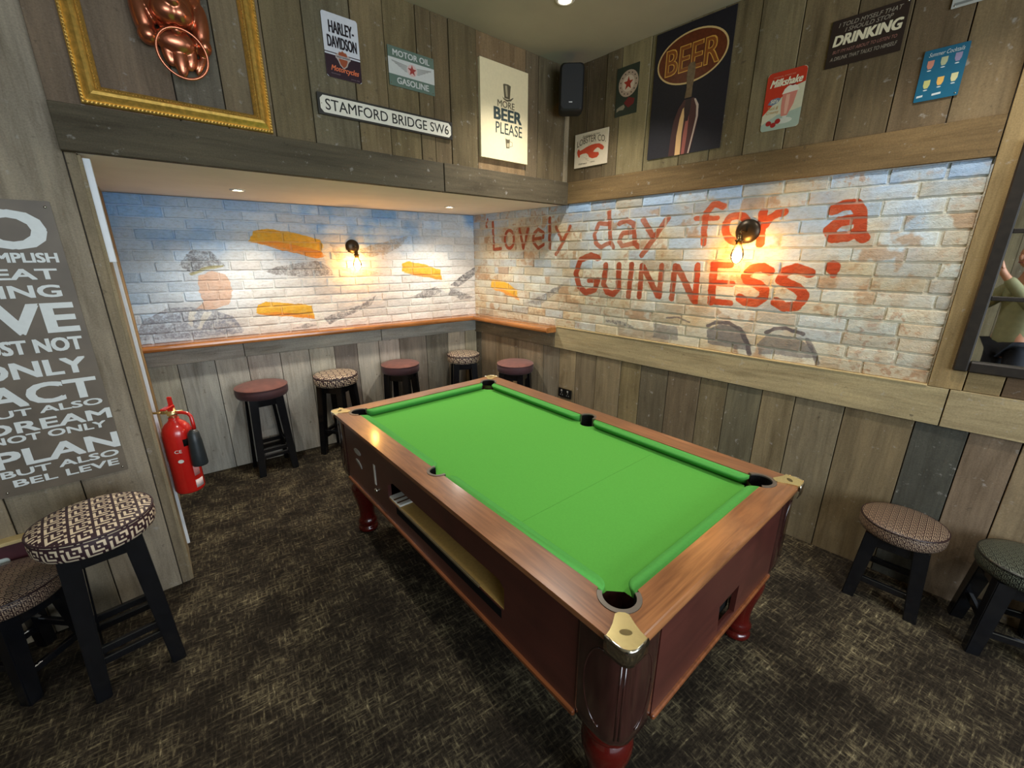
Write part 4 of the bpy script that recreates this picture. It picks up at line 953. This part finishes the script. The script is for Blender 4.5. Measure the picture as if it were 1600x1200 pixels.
fpoly(t, 'mug', [(.505, .245), (.60, .25), (.59, .145), (.52, .14)], G2, 2); fpoly(t, 'mug_light', [(.535, .195), (.585, .20), (.578, .155), (.535, .152)], P('hat_grey', (200, 188, 152)), 3)
fpoly(t, 'mug_foam', ellipse(.55, .25, .055, .014, 14), P('cream_foam', (216, 204, 170)), 4)
w, h, th = S_(t); tube('mug_handle', [((.60-.5)*w, (.22-.5)*h, th), ((.65-.5)*w, (.215-.5)*h, th), ((.655-.5)*w, (.175-.5)*h, th), ((.60-.5)*w, (.16-.5)*h, th)], .0014, G2, t, n=6)
# lobster board
t = sign('lobster_sign', 'small square cream sign with a red lobster below the speaker', FB, 1.327, 1.634, 2.364, 2.598, P('cream3', (222, 206, 178), .6), .001, .006, .012, cat='sign')
RL = P('lobster_red', (196, 72, 44), .5); INK = P('brown_ink', (74, 56, 44), .5)
ftext(t, 'Established', .24, .52, .86, .93, INK, shear=.3); ftext(t, 'the best', .56, .76, .88, .92, INK, shear=.3)
ftext(t, 'LOBSTER CO.', .08, .94, .70, .88, INK, arc=.022)
fpoly(t, 'lobster', [(.08, .46), (.10, .38), (.14, .30), (.17, .32), (.17, .38), (.26, .40), (.36, .40), (.42, .36), (.46, .27), (.56, .21), (.70, .22), (.76, .29), (.74, .36), (.64, .38), (.58, .40), (.63, .46), (.70, .50), (.76, .47), (.80, .42), (.87, .40), (.90, .47), (.85, .54), (.76, .60), (.62, .62), (.50, .61), (.38, .58), (.26, .53), (.17, .50), (.14, .56), (.10, .54)], RL, 2)
for x0, y0, x1, y1 in ((.42, .60, .52, .70), (.52, .70, .66, .66), (.40, .36, .36, .22), (.36, .22, .46, .16), (.14, .14, .34, .10), (.30, .28, .44, .22)):
    w, h, th = S_(t); tube('ink_line', [((x0-.5)*w, (y0-.5)*h, th), ((x1-.5)*w, (y1-.5)*h, th)], .0006, INK, t, n=5)
ftext(t, 'fresh catch', .14, .40, .08, .13, INK, shear=.3); ftext(t, 'since', .52, .64, .10, .14, INK)
# dark star sign
t = sign('metal_sign', 'small dark green tin sign with a red star in a pale ring', FB, 1.675, 1.850, 2.646, 2.940, P('bottle_green', (44, 52, 42), .3), .004)
fpoly(t, 'ring', ellipse(.55, .64, .44, .27), P('ring_pale', (176, 152, 130)), 1); fpoly(t, 'ring_inner', ellipse(.55, .64, .27, .165), P('ring_white', (206, 184, 160)), 2)
fpoly(t, 'star', star(.55, .64, .155, ax=1.45, ay=.95), P('star_red2', (160, 50, 36)), 3)
for k in range(14):
    a = 2*pi*(k+.5)/14; cx, cy = .55+.355*cos(a), .64+.217*sin(a); fpoly(t, 'ring_mark', ellipse(cx, cy, .028, .016, 6), P('brown_ink', (74, 56, 44)), 3)
fpoly(t, 'red_patch', [(.40, .26), (.60, .36), (.88, .30), (.84, .20), (.62, .14), (.50, .20)], P('dull_red', (110, 36, 36)), 1)
fpoly(t, 'pale_scroll', [(.08, .17), (.20, .20), (.40, .23), (.46, .17), (.38, .12), (.20, .13), (.08, .10)], P('scroll', (140, 130, 108)), 2)
# beer tap poster
t = sign('poster', 'tall dark blue poster of a neon beer oval over a copper beer tap', FB, 1.962, 2.448, 2.334, 3.048, P('night_blue', (22, 20, 30), .5, .25), .001, .002, .012, cat='poster')
fpoly(t, 'oval_edge', ellipse(.50, .745, .455, .195, 48), P('neon_cream', (214, 180, 120)), 1); fpoly(t, 'oval', ellipse(.50, .745, .435, .182, 48), P('oval_brown', (98, 44, 20), var=.2), 2)
ftext(t, 'BEER', .16, .86, .645, .845, P('neon_edge', (216, 160, 70)), lv=4, bold=.03); ftext(t, 'BEER', .172, .848, .652, .838, P('neon_core', (136, 74, 26)), lv=6, bold=0)
fpoly(t, 'tap_handle', [(.50, .70), (.475, .68), (.47, .60), (.485, .52), (.47, .44), (.56, .44), (.56, .52), (.575, .60), (.575, .67), (.555, .70)], P('handle_bronze', (110, 88, 62), var=.25), 7)
fpoly(t, 'tap_body', [(.32, .0), (.33, .16), (.35, .28), (.40, .37), (.47, .43), (.60, .43), (.66, .38), (.68, .28), (.655, .16), (.61, .0)], P('copper_dark', (80, 50, 48)), 6)
fpoly(t, 'tap_highlight', [(.41, .0), (.41, .16), (.43, .28), (.46, .36), (.50, .38), (.49, .28), (.48, .16), (.485, .0)], P('copper_light', (232, 186, 128)), 7)
fpoly(t, 'tap_mid', [(.50, .0), (.50, .16), (.52, .27), (.555, .30), (.555, .16), (.54, .0)], P('copper_mid', (168, 96, 84)), 7)
fpoly(t, 'tap_edge', [(.585, .0), (.625, .16), (.65, .28), (.64, .36), (.60, .42), (.62, .42), (.665, .37), (.675, .28), (.645, .16), (.605, .0)], P('rim_light', (200, 176, 158)), 8)
fpoly(t, 'tap_neck', [(.49, .43), (.48, .36), (.50, .26), (.545, .26), (.565, .36), (.565, .43)], P('neck_shade', (58, 44, 44)), 8)
# milkshake sign
t = sign('metal_sign', 'red and cream retro milkshake tin sign with rounded corners', FB, 2.664, 2.850, 2.374, 2.652, P('shake_cream', (206, 200, 170), .25), .016)
RS = P('shake_red', (190, 56, 34), .25)
fpoly(t, 'red_field', [(.0, .28), (.0, .94), (.04, .985), (.10, 1.0), (.90, 1.0), (.97, .98), (1, .94), (1, .74), (.75, .70), (.50, .58), (.25, .45)], RS, 1)
fpoly(t, 'pale_floor', [(.0, .05), (.06, .0), (.92, .0), (1, .04), (1, .32), (.70, .28), (.40, .26), (.0, .12)], P('shake_teal', (164, 178, 160), .25), 1)
ftext(t, 'Milkshake', .10, .93, .745, .875, P('shake_white', (236, 226, 196)), lv=7, shear=.35, bold=.035)
ftext(t, 'ORIGINAL AMERICAN', .16, .72, .90, .925, P('shake_dim', (220, 140, 110)))
fpoly(t, 'glass_body', [(.50, .22), (.47, .40), (.47, .62), (.84, .62), (.78, .40), (.66, .22)], P('shake_pink', (206, 130, 112)), 2)
fpoly(t, 'glass_shine', [(.58, .25), (.56, .40), (.57, .58), (.66, .58), (.66, .40), (.64, .25)], P('shake_pink2', (222, 168, 144)), 3)
fpoly(t, 'glass_foot', ellipse(.60, .14, .21, .05, 24), P('shake_foot', (204, 206, 190)), 2); fpoly(t, 'glass_stem', [(.54, .22), (.66, .22), (.62, .15), (.57, .15)], P('shake_foot', (204, 206, 190)), 3)
fpoly(t, 'cream_top', [(.45, .60), (.50, .68), (.58, .72), (.68, .74), (.82, .70), (.88, .62)], P('whip', (226, 220, 200)), 4); fpoly(t, 'cherry', ellipse(.70, .755, .075, .042, 16), P('cherry', (130, 16, 22)), 5)
fpoly(t, 'badge', [(.10, .47), (.18, .545), (.34, .56), (.44, .54), (.36, .47), (.22, .44)], P('badge_blue', (110, 122, 140)), 2); ftext(t, "50's", .17, .37, .475, .54, P('shake_white', (236, 226, 196)), lv=4, shear=.2, bold=.02)
ftext(t, 'Thick &', .12, .40, .36, .42, P('tan', (196, 150, 90)), shear=.3); ftext(t, 'Creamy', .10, .44, .28, .345, P('tan', (196, 150, 90)), shear=.3)
for cx, cy in ((.20, .13), (.33, .09), (.44, .145)): fpoly(t, 'cherry', ellipse(cx, cy, .075, .045, 14), P('cherry2', (160, 40, 36)), 3)
# drinking sign
t = sign('metal_sign', 'dark brown tin sign with slanted drinking joke in bold cream lettering', FB, 2.925, 3.213, 2.606, 2.806, P('dark_brown', (44, 32, 28), .28), .003)
PL = P('pale_grey', (150, 140, 124)); CR = P('cream2', (226, 216, 184))
ftext(t, 'I TOLD MYSELF THAT', .10, .92, .83, .92, PL, shear=.25, bold=.01); ftext(t, 'I SHOULD STOP', .20, .82, .71, .80, PL, shear=.25, bold=.01)
ftext(t, 'DRINKING', .06, .96, .44, .67, CR, shear=.15, bold=.05)
ftext(t, "BUT I'M NOT ABOUT TO LISTEN TO", .08, .92, .29, .36, P('pinkish2', (160, 112, 100)), shear=.25); ftext(t, 'A DRUNK THAT TALKS TO HIMSELF', .06, .94, .14, .22, PL, shear=.25, bold=.01)
fscrew(t, .97, .95)
# blue cocktail sign
t = sign('metal_sign', 'small teal blue tin sign with two rows of cocktail glasses', FB, 3.304, 3.447, 2.377, 2.575, P('teal', (32, 96, 124), .22), .004)
ftext(t, 'Summer Cocktails', .12, .90, .86, .94, P('ice', (196, 206, 206)), shear=.3)
for i, (cx, cy, c) in enumerate(((.2, .70, 'a'), (.5, .72, 'b'), (.8, .74, 'c'), (.22, .32, 'd'), (.52, .34, 'e'), (.82, .36, 'f'))):
    cc = {'a': (196, 130, 110), 'b': (170, 176, 140), 'c': (140, 130, 160), 'd': (190, 190, 120), 'e': (226, 176, 90), 'f': (206, 200, 150)}[c]
    fpoly(t, 'glass', [(cx-.075, cy+.09), (cx-.075, cy-.01), (cx-.04, cy-.07), (cx+.04, cy-.07), (cx+.075, cy-.01), (cx+.075, cy+.09)], P('drink_'+c, cc), 2)
    fpoly(t, 'glass_foot', ellipse(cx, cy-.105, .05, .012, 10), P('ice', (196, 206, 206)), 2)
for x, w_ in ((.12, .14), (.5, .2)): fpoly(t, 'pale_note', [(x-w_/2, .08), (x+w_/2, .09), (x+w_/2, .13), (x-w_/2, .12)], P('ice', (196, 206, 206)), 2)
fscrew(t, .93, .05)
# partly seen pale sign at the top right
t = sign('metal_sign', 'pale grey tin sign whose lower edge shows at the top right picture edge', FB, 3.354, 3.60, 2.712, 3.02, P('tin_grey', (176, 178, 172), .25), .003)
fpoly(t, 'border', [(.03, .03), (.97, .03), (.97, .06), (.03, .06)], P('tin_dark', (120, 122, 118)), 1); fscrew(t, .04, .03)

# ------------------------------------------------------------------ big lettered sign at left
t = sign('quote_sign', 'large brown lettered quote sign with big pale capitals at the left picture edge', FP, -.530, -.118, .725, 1.915, plain('sign_brown', (106, 95, 80), .5, var=.25, scale=5), .004, .003, .0115)
LW = P('letter_white', (222, 228, 226), .45)
rows = [('TO', -.505, -.149, 1.731, 1.878), ('ACCOMPLISH', -.475, -.140, 1.681, 1.719), ('GREAT', -.475, -.155, 1.615, 1.658), ('THING', -.475, -.160, 1.544, 1.594), ('WE', -.475, -.137, 1.398, 1.521), ('MUST NOT', -.475, -.142, 1.320, 1.378), ('ONLY', -.475, -.150, 1.220, 1.290), ('ACT', -.475, -.137, 1.105, 1.196), ('BUT ALSO', -.500, -.136, 1.065, 1.096), ('DREAM', -.505, -.120, .995, 1.044), ('NOT ONLY', -.500, -.146, .955, .987), ('PLAN', -.505, -.120, .850, .925), ('BUT ALSO', -.500, -.133, .808, .840), ('BEL LEVE', -.475, -.142, .762, .794)]
for s, a, b, c, d in rows:
    text_mesh('lettering', s, a+.324, b+.324, c-1.32, d-1.32, LW, t, z=.0045, bold=.05)
for x, y in ((-.505, 1.895), (-.135, 1.893), (-.135, .745), (-.50, .745)): lathe('screw', [(0, .004), (.004, .003), (.005, 0), (0, 0)], CHROME, t, Matrix.Translation((x+.324, y-1.32, .003)), 10)

# ------------------------------------------------------------------ gilt frame and copper knocker
GOLDF = plain('gilt', (226, 182, 92), .40, .7, var=.22, scale=60, bump=.3)
GOLDD = plain('gilt_dull', (176, 138, 66), .5, .6, var=.3, scale=90, bump=.6)
fr = thing('picture_frame', 'ornate empty gilt picture frame hung around a copper door knocker', 'picture frame', at(FK, .420, 2.650, .010))
FW_, FH_ = .674, .742
prof = [(0, 0), (0, .020), (.004, .026), (.010, .026), (.014, .022), (.020, .026), (.034, .040), (.044, .044), (.050, .040), (.054, .030), (.060, .026), (.066, .018), (.070, .010), (.070, 0)]
for k in range(4):
    W, H = (FW_, FH_) if k % 2 == 0 else (FH_, FW_)
    bm = bmesh.new(); A = [bm.verts.new((-W/2+d, -H/2+d, z)) for d, z in prof]; B = [bm.verts.new((W/2-d, -H/2+d, z)) for d, z in prof]
    for i in range(len(prof)-1): bm.faces.new((A[i], B[i], B[i+1], A[i+1]))
    bm.faces.new((A[-1], B[-1], B[0], A[0])); bm.faces.new(A); bm.faces.new(B[::-1])
    o = bm_obj('frame_side', bm, GOLDF, fr, Matrix.Rotation(k*pi/2, 4, 'Z'))
    bm = bmesh.new()
    for d, zz, rr, stp in ((.007, .0265, .0045, .0125), (.0575, .0275, .0038, .010)):
        n = int((W-2*d)/stp)
        for i in range(n):
            x = -W/2+d+(i+.5)*(W-2*d)/n
            bmesh.ops.create_icosphere(bm, subdivisions=1, radius=1, matrix=Matrix.Translation((x, -H/2+d, zz)) @ Matrix.Rotation(.5, 4, 'Z') @ Matrix.Diagonal((rr*1.3, rr*.8, rr*.7, 1)))
    s_ = bm_obj('beading', bm, GOLDD, o, smooth=True); s_['kind'] = 'stuff'
COPPER = plain('copper', (196, 122, 92), .28, .92, var=.12, scale=12)
kn = thing('door_knocker', 'copper animal-head door knocker with a ring in its mouth', 'door knocker', at(FK, .437, 2.505, .010))
bm = bmesh.new()
def blob(x, y, z, rx, ry, rz, rot=0): bmesh.ops.create_icosphere(bm, subdivisions=3, radius=1, matrix=Matrix.Translation((x, y, z)) @ Matrix.Rotation(rot, 4, 'Z') @ Matrix.Diagonal((rx, ry, rz, 1)))
for b in ((-.015, .26, .04, .125, .13, .06), (-.015, .17, .06, .085, .09, .06), (-.03, .135, .105, .05, .045, .05), (.01, .135, .105, .045, .045, .05), (-.01, .165, .145, .034, .024, .024),
          (-.105, .12, .04, .036, .10, .045, .12), (-.098, .055, .05, .036, .036, .038), (.085, .12, .04, .034, .10, .042, -.12), (.088, .06, .05, .028, .034, .034),
          (-.01, .055, .055, .07, .045, .035), (-.045, .015, .045, .022, .055, .018, .15), (-.005, -.005, .05, .027, .070, .022), (.035, .01, .045, .02, .055, .018, -.2), (.070, .0, .035, .014, .055, .014, -.45),
          (-.06, .36, .06, .045, .03, .04), (.035, .36, .06, .045, .03, .04), (-.13, .32, .02, .05, .09, .03, .3), (.10, .32, .02, .05, .09, .03, -.3)): blob(*b)
h = bm_obj('animal_head', bm, COPPER, kn)
m = h.modifiers.new('remesh', 'REMESH'); m.mode = 'VOXEL'; m.voxel_size = .004; m.use_smooth_shade = True
m = h.modifiers.new('smooth', 'SMOOTH'); m.factor = .6; m.iterations = 4
for x in (-.055, .025): lathe('eye', [(0, .012), (.009, .008), (.012, 0), (0, 0)], COPPER, kn, Matrix.Translation((x, .30, .095)), 14)
lathe('ring_boss', [(0, .03), (.014, .026), (.02, .012), (.02, 0), (0, 0)], COPPER, kn, Matrix.Translation((-.005, .085, .075)), 20)
n = 48; tube('ring', [(.085*sin(2*pi*i/n), .085*cos(2*pi*i/n), .098-.012*cos(2*pi*i/n)*-1) for i in range(n)], .0052, COPPER, kn, closed=True, n=10)

# ------------------------------------------------------------------ speaker
SPK = plain('speaker_black', (14, 15, 16), .6, var=.1)
spk = thing('speaker', 'black wall speaker high in the corner where the two upper walls meet', 'speaker', Matrix.Translation((2.41, 2.53, 2.835)) @ Matrix.Rotation(radians(-40), 4, 'Z'))
bm = bmesh.new(); add_box(bm, -.085, .085, -.07, .075, -.15, .15, .03, None, 4); bm_obj('cabinet', bm, SPK, spk, smooth=True)
gr = prism('grille', rrect(.145, .27, .03, 5), .0, .006, plain('grille_mesh', (22, 23, 24), .7, var=.4, scale=400), spk, Matrix.Translation((0, -.068, 0)) @ Matrix.Rotation(pi/2, 4, 'X'))
box('name_strip', -.018, .006, -.0765, -.074, -.098, -.092, plain('pale_strip', (200, 200, 200), .4), spk)
tube('wall_bracket', [(0, .07, .0), (0, .12, .02), (0, .19, .03)], .012, SPK, spk)

# ------------------------------------------------------------------ maroon panel on the left wall
MAR = plain('maroon_vinyl', (70, 34, 40), .4, var=.1)
mp = thing('wall_panel', 'low maroon panel with cream top edge behind the left stools', 'panel', at(FP, -.62, .0, .008))
box('panel_face', -.48, .19, .262, .530, 0, .035, MAR, mp, .003)
box('top_edge', -.485, .195, .530, .546, 0, .055, plain('cream_edge', (190, 170, 120), .5), mp, .003)
prism('pale_bar', rrect(.14, .030, .0145, 6, -.005, .455), .035, .039, plain('pale_metal_bar', (190, 200, 196), .35), mp)
for x in (-.47, .18): box('side_support', x-.0, x+.012, 0, .262, .0, .03, MAR, mp)

# ------------------------------------------------------------------ window-style mirror on the right wall
DKF = plain('dark_iron_frame', (38, 32, 26), .5, .2, var=.25, scale=40)
mi = thing('wall_mirror', 'large dark-framed window-style mirror at the right picture edge', 'mirror', at(FB, 3.686, 1.195, .014))
MW, MH, fw_ = .72, .965, .050
mk = N('mirror_glass'); mk.set(Metallic=1.0, Roughness=.015); mk.b.inputs['Base Color'].default_value = (.86, .88, .86, 1)
box('glass', fw_*.8, MW-fw_*.8, fw_*.8, MH-fw_*.8, .004, .008, mk.m, mi)
for nm, b in (('frame_side', (0, fw_, 0, MH)), ('frame_side', (MW-fw_, MW, 0, MH)), ('frame_side', (fw_, MW-fw_, 0, fw_)), ('frame_side', (fw_, MW-fw_, MH-fw_, MH))):
    box(nm, b[0], b[1], b[2], b[3], 0, .032, DKF, mi, .006)
for z in (.335, .615): box('glazing_bar', fw_, MW-fw_, z-.009, z+.009, .004, .022, DKF, mi, .002)
box('glazing_bar', MW/2-.009, MW/2+.009, fw_, MH-fw_, .004, .020, DKF, mi, .002)

# ------------------------------------------------------------------ photographer (seen in the mirror)
SKIN = plain('skin', (206, 150, 122), .5, var=.05); HAIRM = plain('brown_hair', (66, 46, 32), .6, var=.2)
SWEAT = plain('khaki_green_jumper', (146, 146, 112), .9, var=.08); JEANS = plain('dark_blue_jeans', (22, 26, 36), .85, var=.1)
pf = Matrix.Translation((-.0, 0, 0)) @ Matrix.Rotation(-YAW, 4, 'Z')      # local +y looks the way the camera looks
pr_ = thing('person', 'person in khaki green jumper and dark jeans holding up a phone, reflected in the mirror', 'person', pf)
def skin_mesh(name, V, E, R, mat, parent, root=0, sub=2):
    me = bpy.data.meshes.new(name); me.from_pydata(V, E, []); me.materials.append(mat)
    o = bpy.data.objects.new(name, me); link(o, parent)
    sk_ = o.modifiers.new('skin', 'SKIN'); sk_.use_smooth_shade = True
    for i, r in enumerate(R):
        d = me.skin_vertices[0].data[i]; d.radius = (r, r) if not isinstance(r, tuple) else r; d.use_root = (i == root)
    sb = o.modifiers.new('sub', 'SUBSURF'); sb.levels = sub; sb.render_levels = sub
    return o
by = -.42
V = [(0, by, .95), (0, by, 1.12), (0, by, 1.32), (0, by+.01, 1.47), (0, by+.02, 1.55), (0, by+.04, 1.62),
     (-.17, by, 1.42), (.17, by, 1.42), (-.25, by+.13, 1.24), (.25, by+.13, 1.24), (-.10, by+.34, 1.56), (.10, by+.34, 1.56), (-.088, by+.385, 1.63), (.088, by+.385, 1.63),
     (-.09, by, .90), (.09, by, .90), (-.10, by+.01, .50), (.10, by+.01, .50), (-.10, by-.01, .09), (.10, by-.01, .09), (-.11, by+.13, .04), (.11, by+.13, .04)]
E = [(0, 1), (1, 2), (2, 3), (3, 4), (4, 5), (3, 6), (3, 7), (6, 8), (8, 10), (10, 12), (7, 9), (9, 11), (11, 13), (0, 14), (0, 15), (14, 16), (16, 18), (18, 20), (15, 17), (17, 19), (19, 21)]
R = [(.15, .10), (.13, .095), (.15, .10), (.09, .07), .052, .05, .055, .055, .042, .042, .027, .027, .028, .028, .085, .085, .055, .055, .042, .042, .035, .035]
skin_mesh('body', V, E, R, SKIN, pr_)
# head with face
bm = bmesh.new()
bmesh.ops.create_uvsphere(bm, u_segments=24, v_segments=16, radius=1, matrix=Matrix.Translation((0, by+.05, 1.715)) @ Matrix.Diagonal((.076, .096, .115, 1)))
bmesh.ops.create_uvsphere(bm, u_segments=12, v_segments=8, radius=1, matrix=Matrix.Translation((0, by+.142, 1.70)) @ Matrix.Diagonal((.014, .02, .026, 1)))
for sx in (-1, 1): bmesh.ops.create_uvsphere(bm, u_segments=10, v_segments=8, radius=1, matrix=Matrix.Translation((sx*.078, by+.045, 1.71)) @ Matrix.Diagonal((.01, .02, .032, 1)))
hd = bm_obj('head', bm, SKIN, pr_, smooth=True)
for sx in (-1, 1): lathe('eye', [(0, .008), (.008, .005), (.011, 0)], plain('eye_white', (220, 220, 220), .2), hd, Matrix.Translation((sx*.03, by+.132, 1.722)) @ Matrix.Rotation(-pi/2, 4, 'X'), 12)
tube('mouth', [(-.024, by+.135, 1.658), (0, by+.141, 1.655), (.024, by+.135, 1.658)], .005, plain('lips', (160, 90, 80), .5), hd)
bm = bmesh.new(); bmesh.ops.create_uvsphere(bm, u_segments=24, v_segments=16, radius=1, matrix=Matrix.Translation((0, by+.038, 1.735)) @ Matrix.Diagonal((.084, .102, .112, 1)))
bmesh.ops.delete(bm, geom=[v for v in bm.verts if v.co.y > by+.085 and v.co.z < 1.79 or v.co.z < 1.67], context='VERTS'); bm_obj('hair', bm, HAIRM, pr_, smooth=True)
Vs = [V[0][:2]+(.90,), V[1], V[2], (0, by+.005, 1.46), V[6], V[7], V[8], V[9], (-.112, by+.32, 1.535), (.112, by+.32, 1.535)]
skin_mesh('jumper', [tuple(v) for v in Vs], [(0, 1), (1, 2), (2, 3), (3, 4), (3, 5), (4, 6), (6, 8), (5, 7), (7, 9)], [(.168, .125), (.155, .115), (.175, .12), (.10, .08), .075, .075, .058, .058, .042, .042], SWEAT, pr_, 1)
skin_mesh('jeans', [(0, by, .97), V[14], V[15], V[16], V[17], (-.10, by-.01, .07), (.10, by-.01, .07)], [(0, 1), (0, 2), (1, 3), (3, 5), (2, 4), (4, 6)], [(.135, .10), .092, .092, .072, .072, .060, .060], JEANS, pr_)
for sx in (-1, 1):
    box('shoe', sx*.105-.045, sx*.105+.045, by-.07, by+.19, .0, .085, plain('black_shoe', (20, 20, 22), .5), pr_, .03, seg=3)
# hands: palm and five bent fingers closing on the phone's short ends
for sx in (-1, 1):
    wrist = Vector((sx*.095, by+.36, 1.585)); palm = Vector((sx*.098, by+.395, 1.655))
    Vh = [tuple(wrist), tuple((wrist+palm)/2), tuple(palm)]; Eh = [(0, 1), (1, 2)]; Rh = [.022, (.032, .018), (.036, .016)]
    for k in range(4):
        b = palm + Vector((sx*(.006), .004+.0, .034-.017*k)); i0 = len(Vh)
        L = (.030, .034, .032, .026)[k]
        Vh += [tuple(b), tuple(b+Vector((-sx*.004, L, .012))), tuple(b+Vector((-sx*.026, L+.004, .016)))]; Eh += [(2, i0), (i0, i0+1), (i0+1, i0+2)]; Rh += [.0095, .0085, .0075]
    i0 = len(Vh); b = palm + Vector((-sx*.012, -.012, -.02)); Vh += [tuple(b), tuple(b+Vector((-sx*.02, -.004, .014))), tuple(b+Vector((-sx*.036, .004, .028)))]; Eh += [(2, i0), (i0, i0+1), (i0+1, i0+2)]; Rh += [.012, .010, .009]
    skin_mesh('hand', Vh, Eh, Rh, SKIN, pr_, 0, 1)
ph = thing('phone', 'black phone held up sideways by the person in the mirror', 'phone', pf @ Matrix.Translation((0, -.022, 1.69)) @ Matrix.Rotation(-PITCH, 4, 'X'))
box('phone_body', -.074, .074, -.005, .004, -.036, .036, plain('phone_black', (12, 12, 14), .25), ph, .003)
for x in (.052, .062): lathe('camera_lens', [(0, .0015), (.005, .001), (.006, 0), (0, 0)], plain('lens_glass', (20, 22, 30), .1), ph, Matrix.Translation((x, .004, .022)) @ Matrix.Rotation(-pi/2, 4, 'X'), 14)

# ------------------------------------------------------------------ boarded wall behind the camera side, met by the mirror's view
FS = frame(Vector((-2.25, -3.4, 0)), Vector((0, 1, 0)))
wall_side = slab('wall_side', FS, 0, 5.85, 0, 3.10, BACK)
es_ = [0]; 
while es_[-1] < 5.7: es_.append(es_[-1] + random.uniform(.19, .27))
planks(wall_side, es_, 0, 3.06, [random.choice(((124, 112, 90), (112, 102, 84), (134, 122, 98), (104, 94, 76))) for _ in es_])
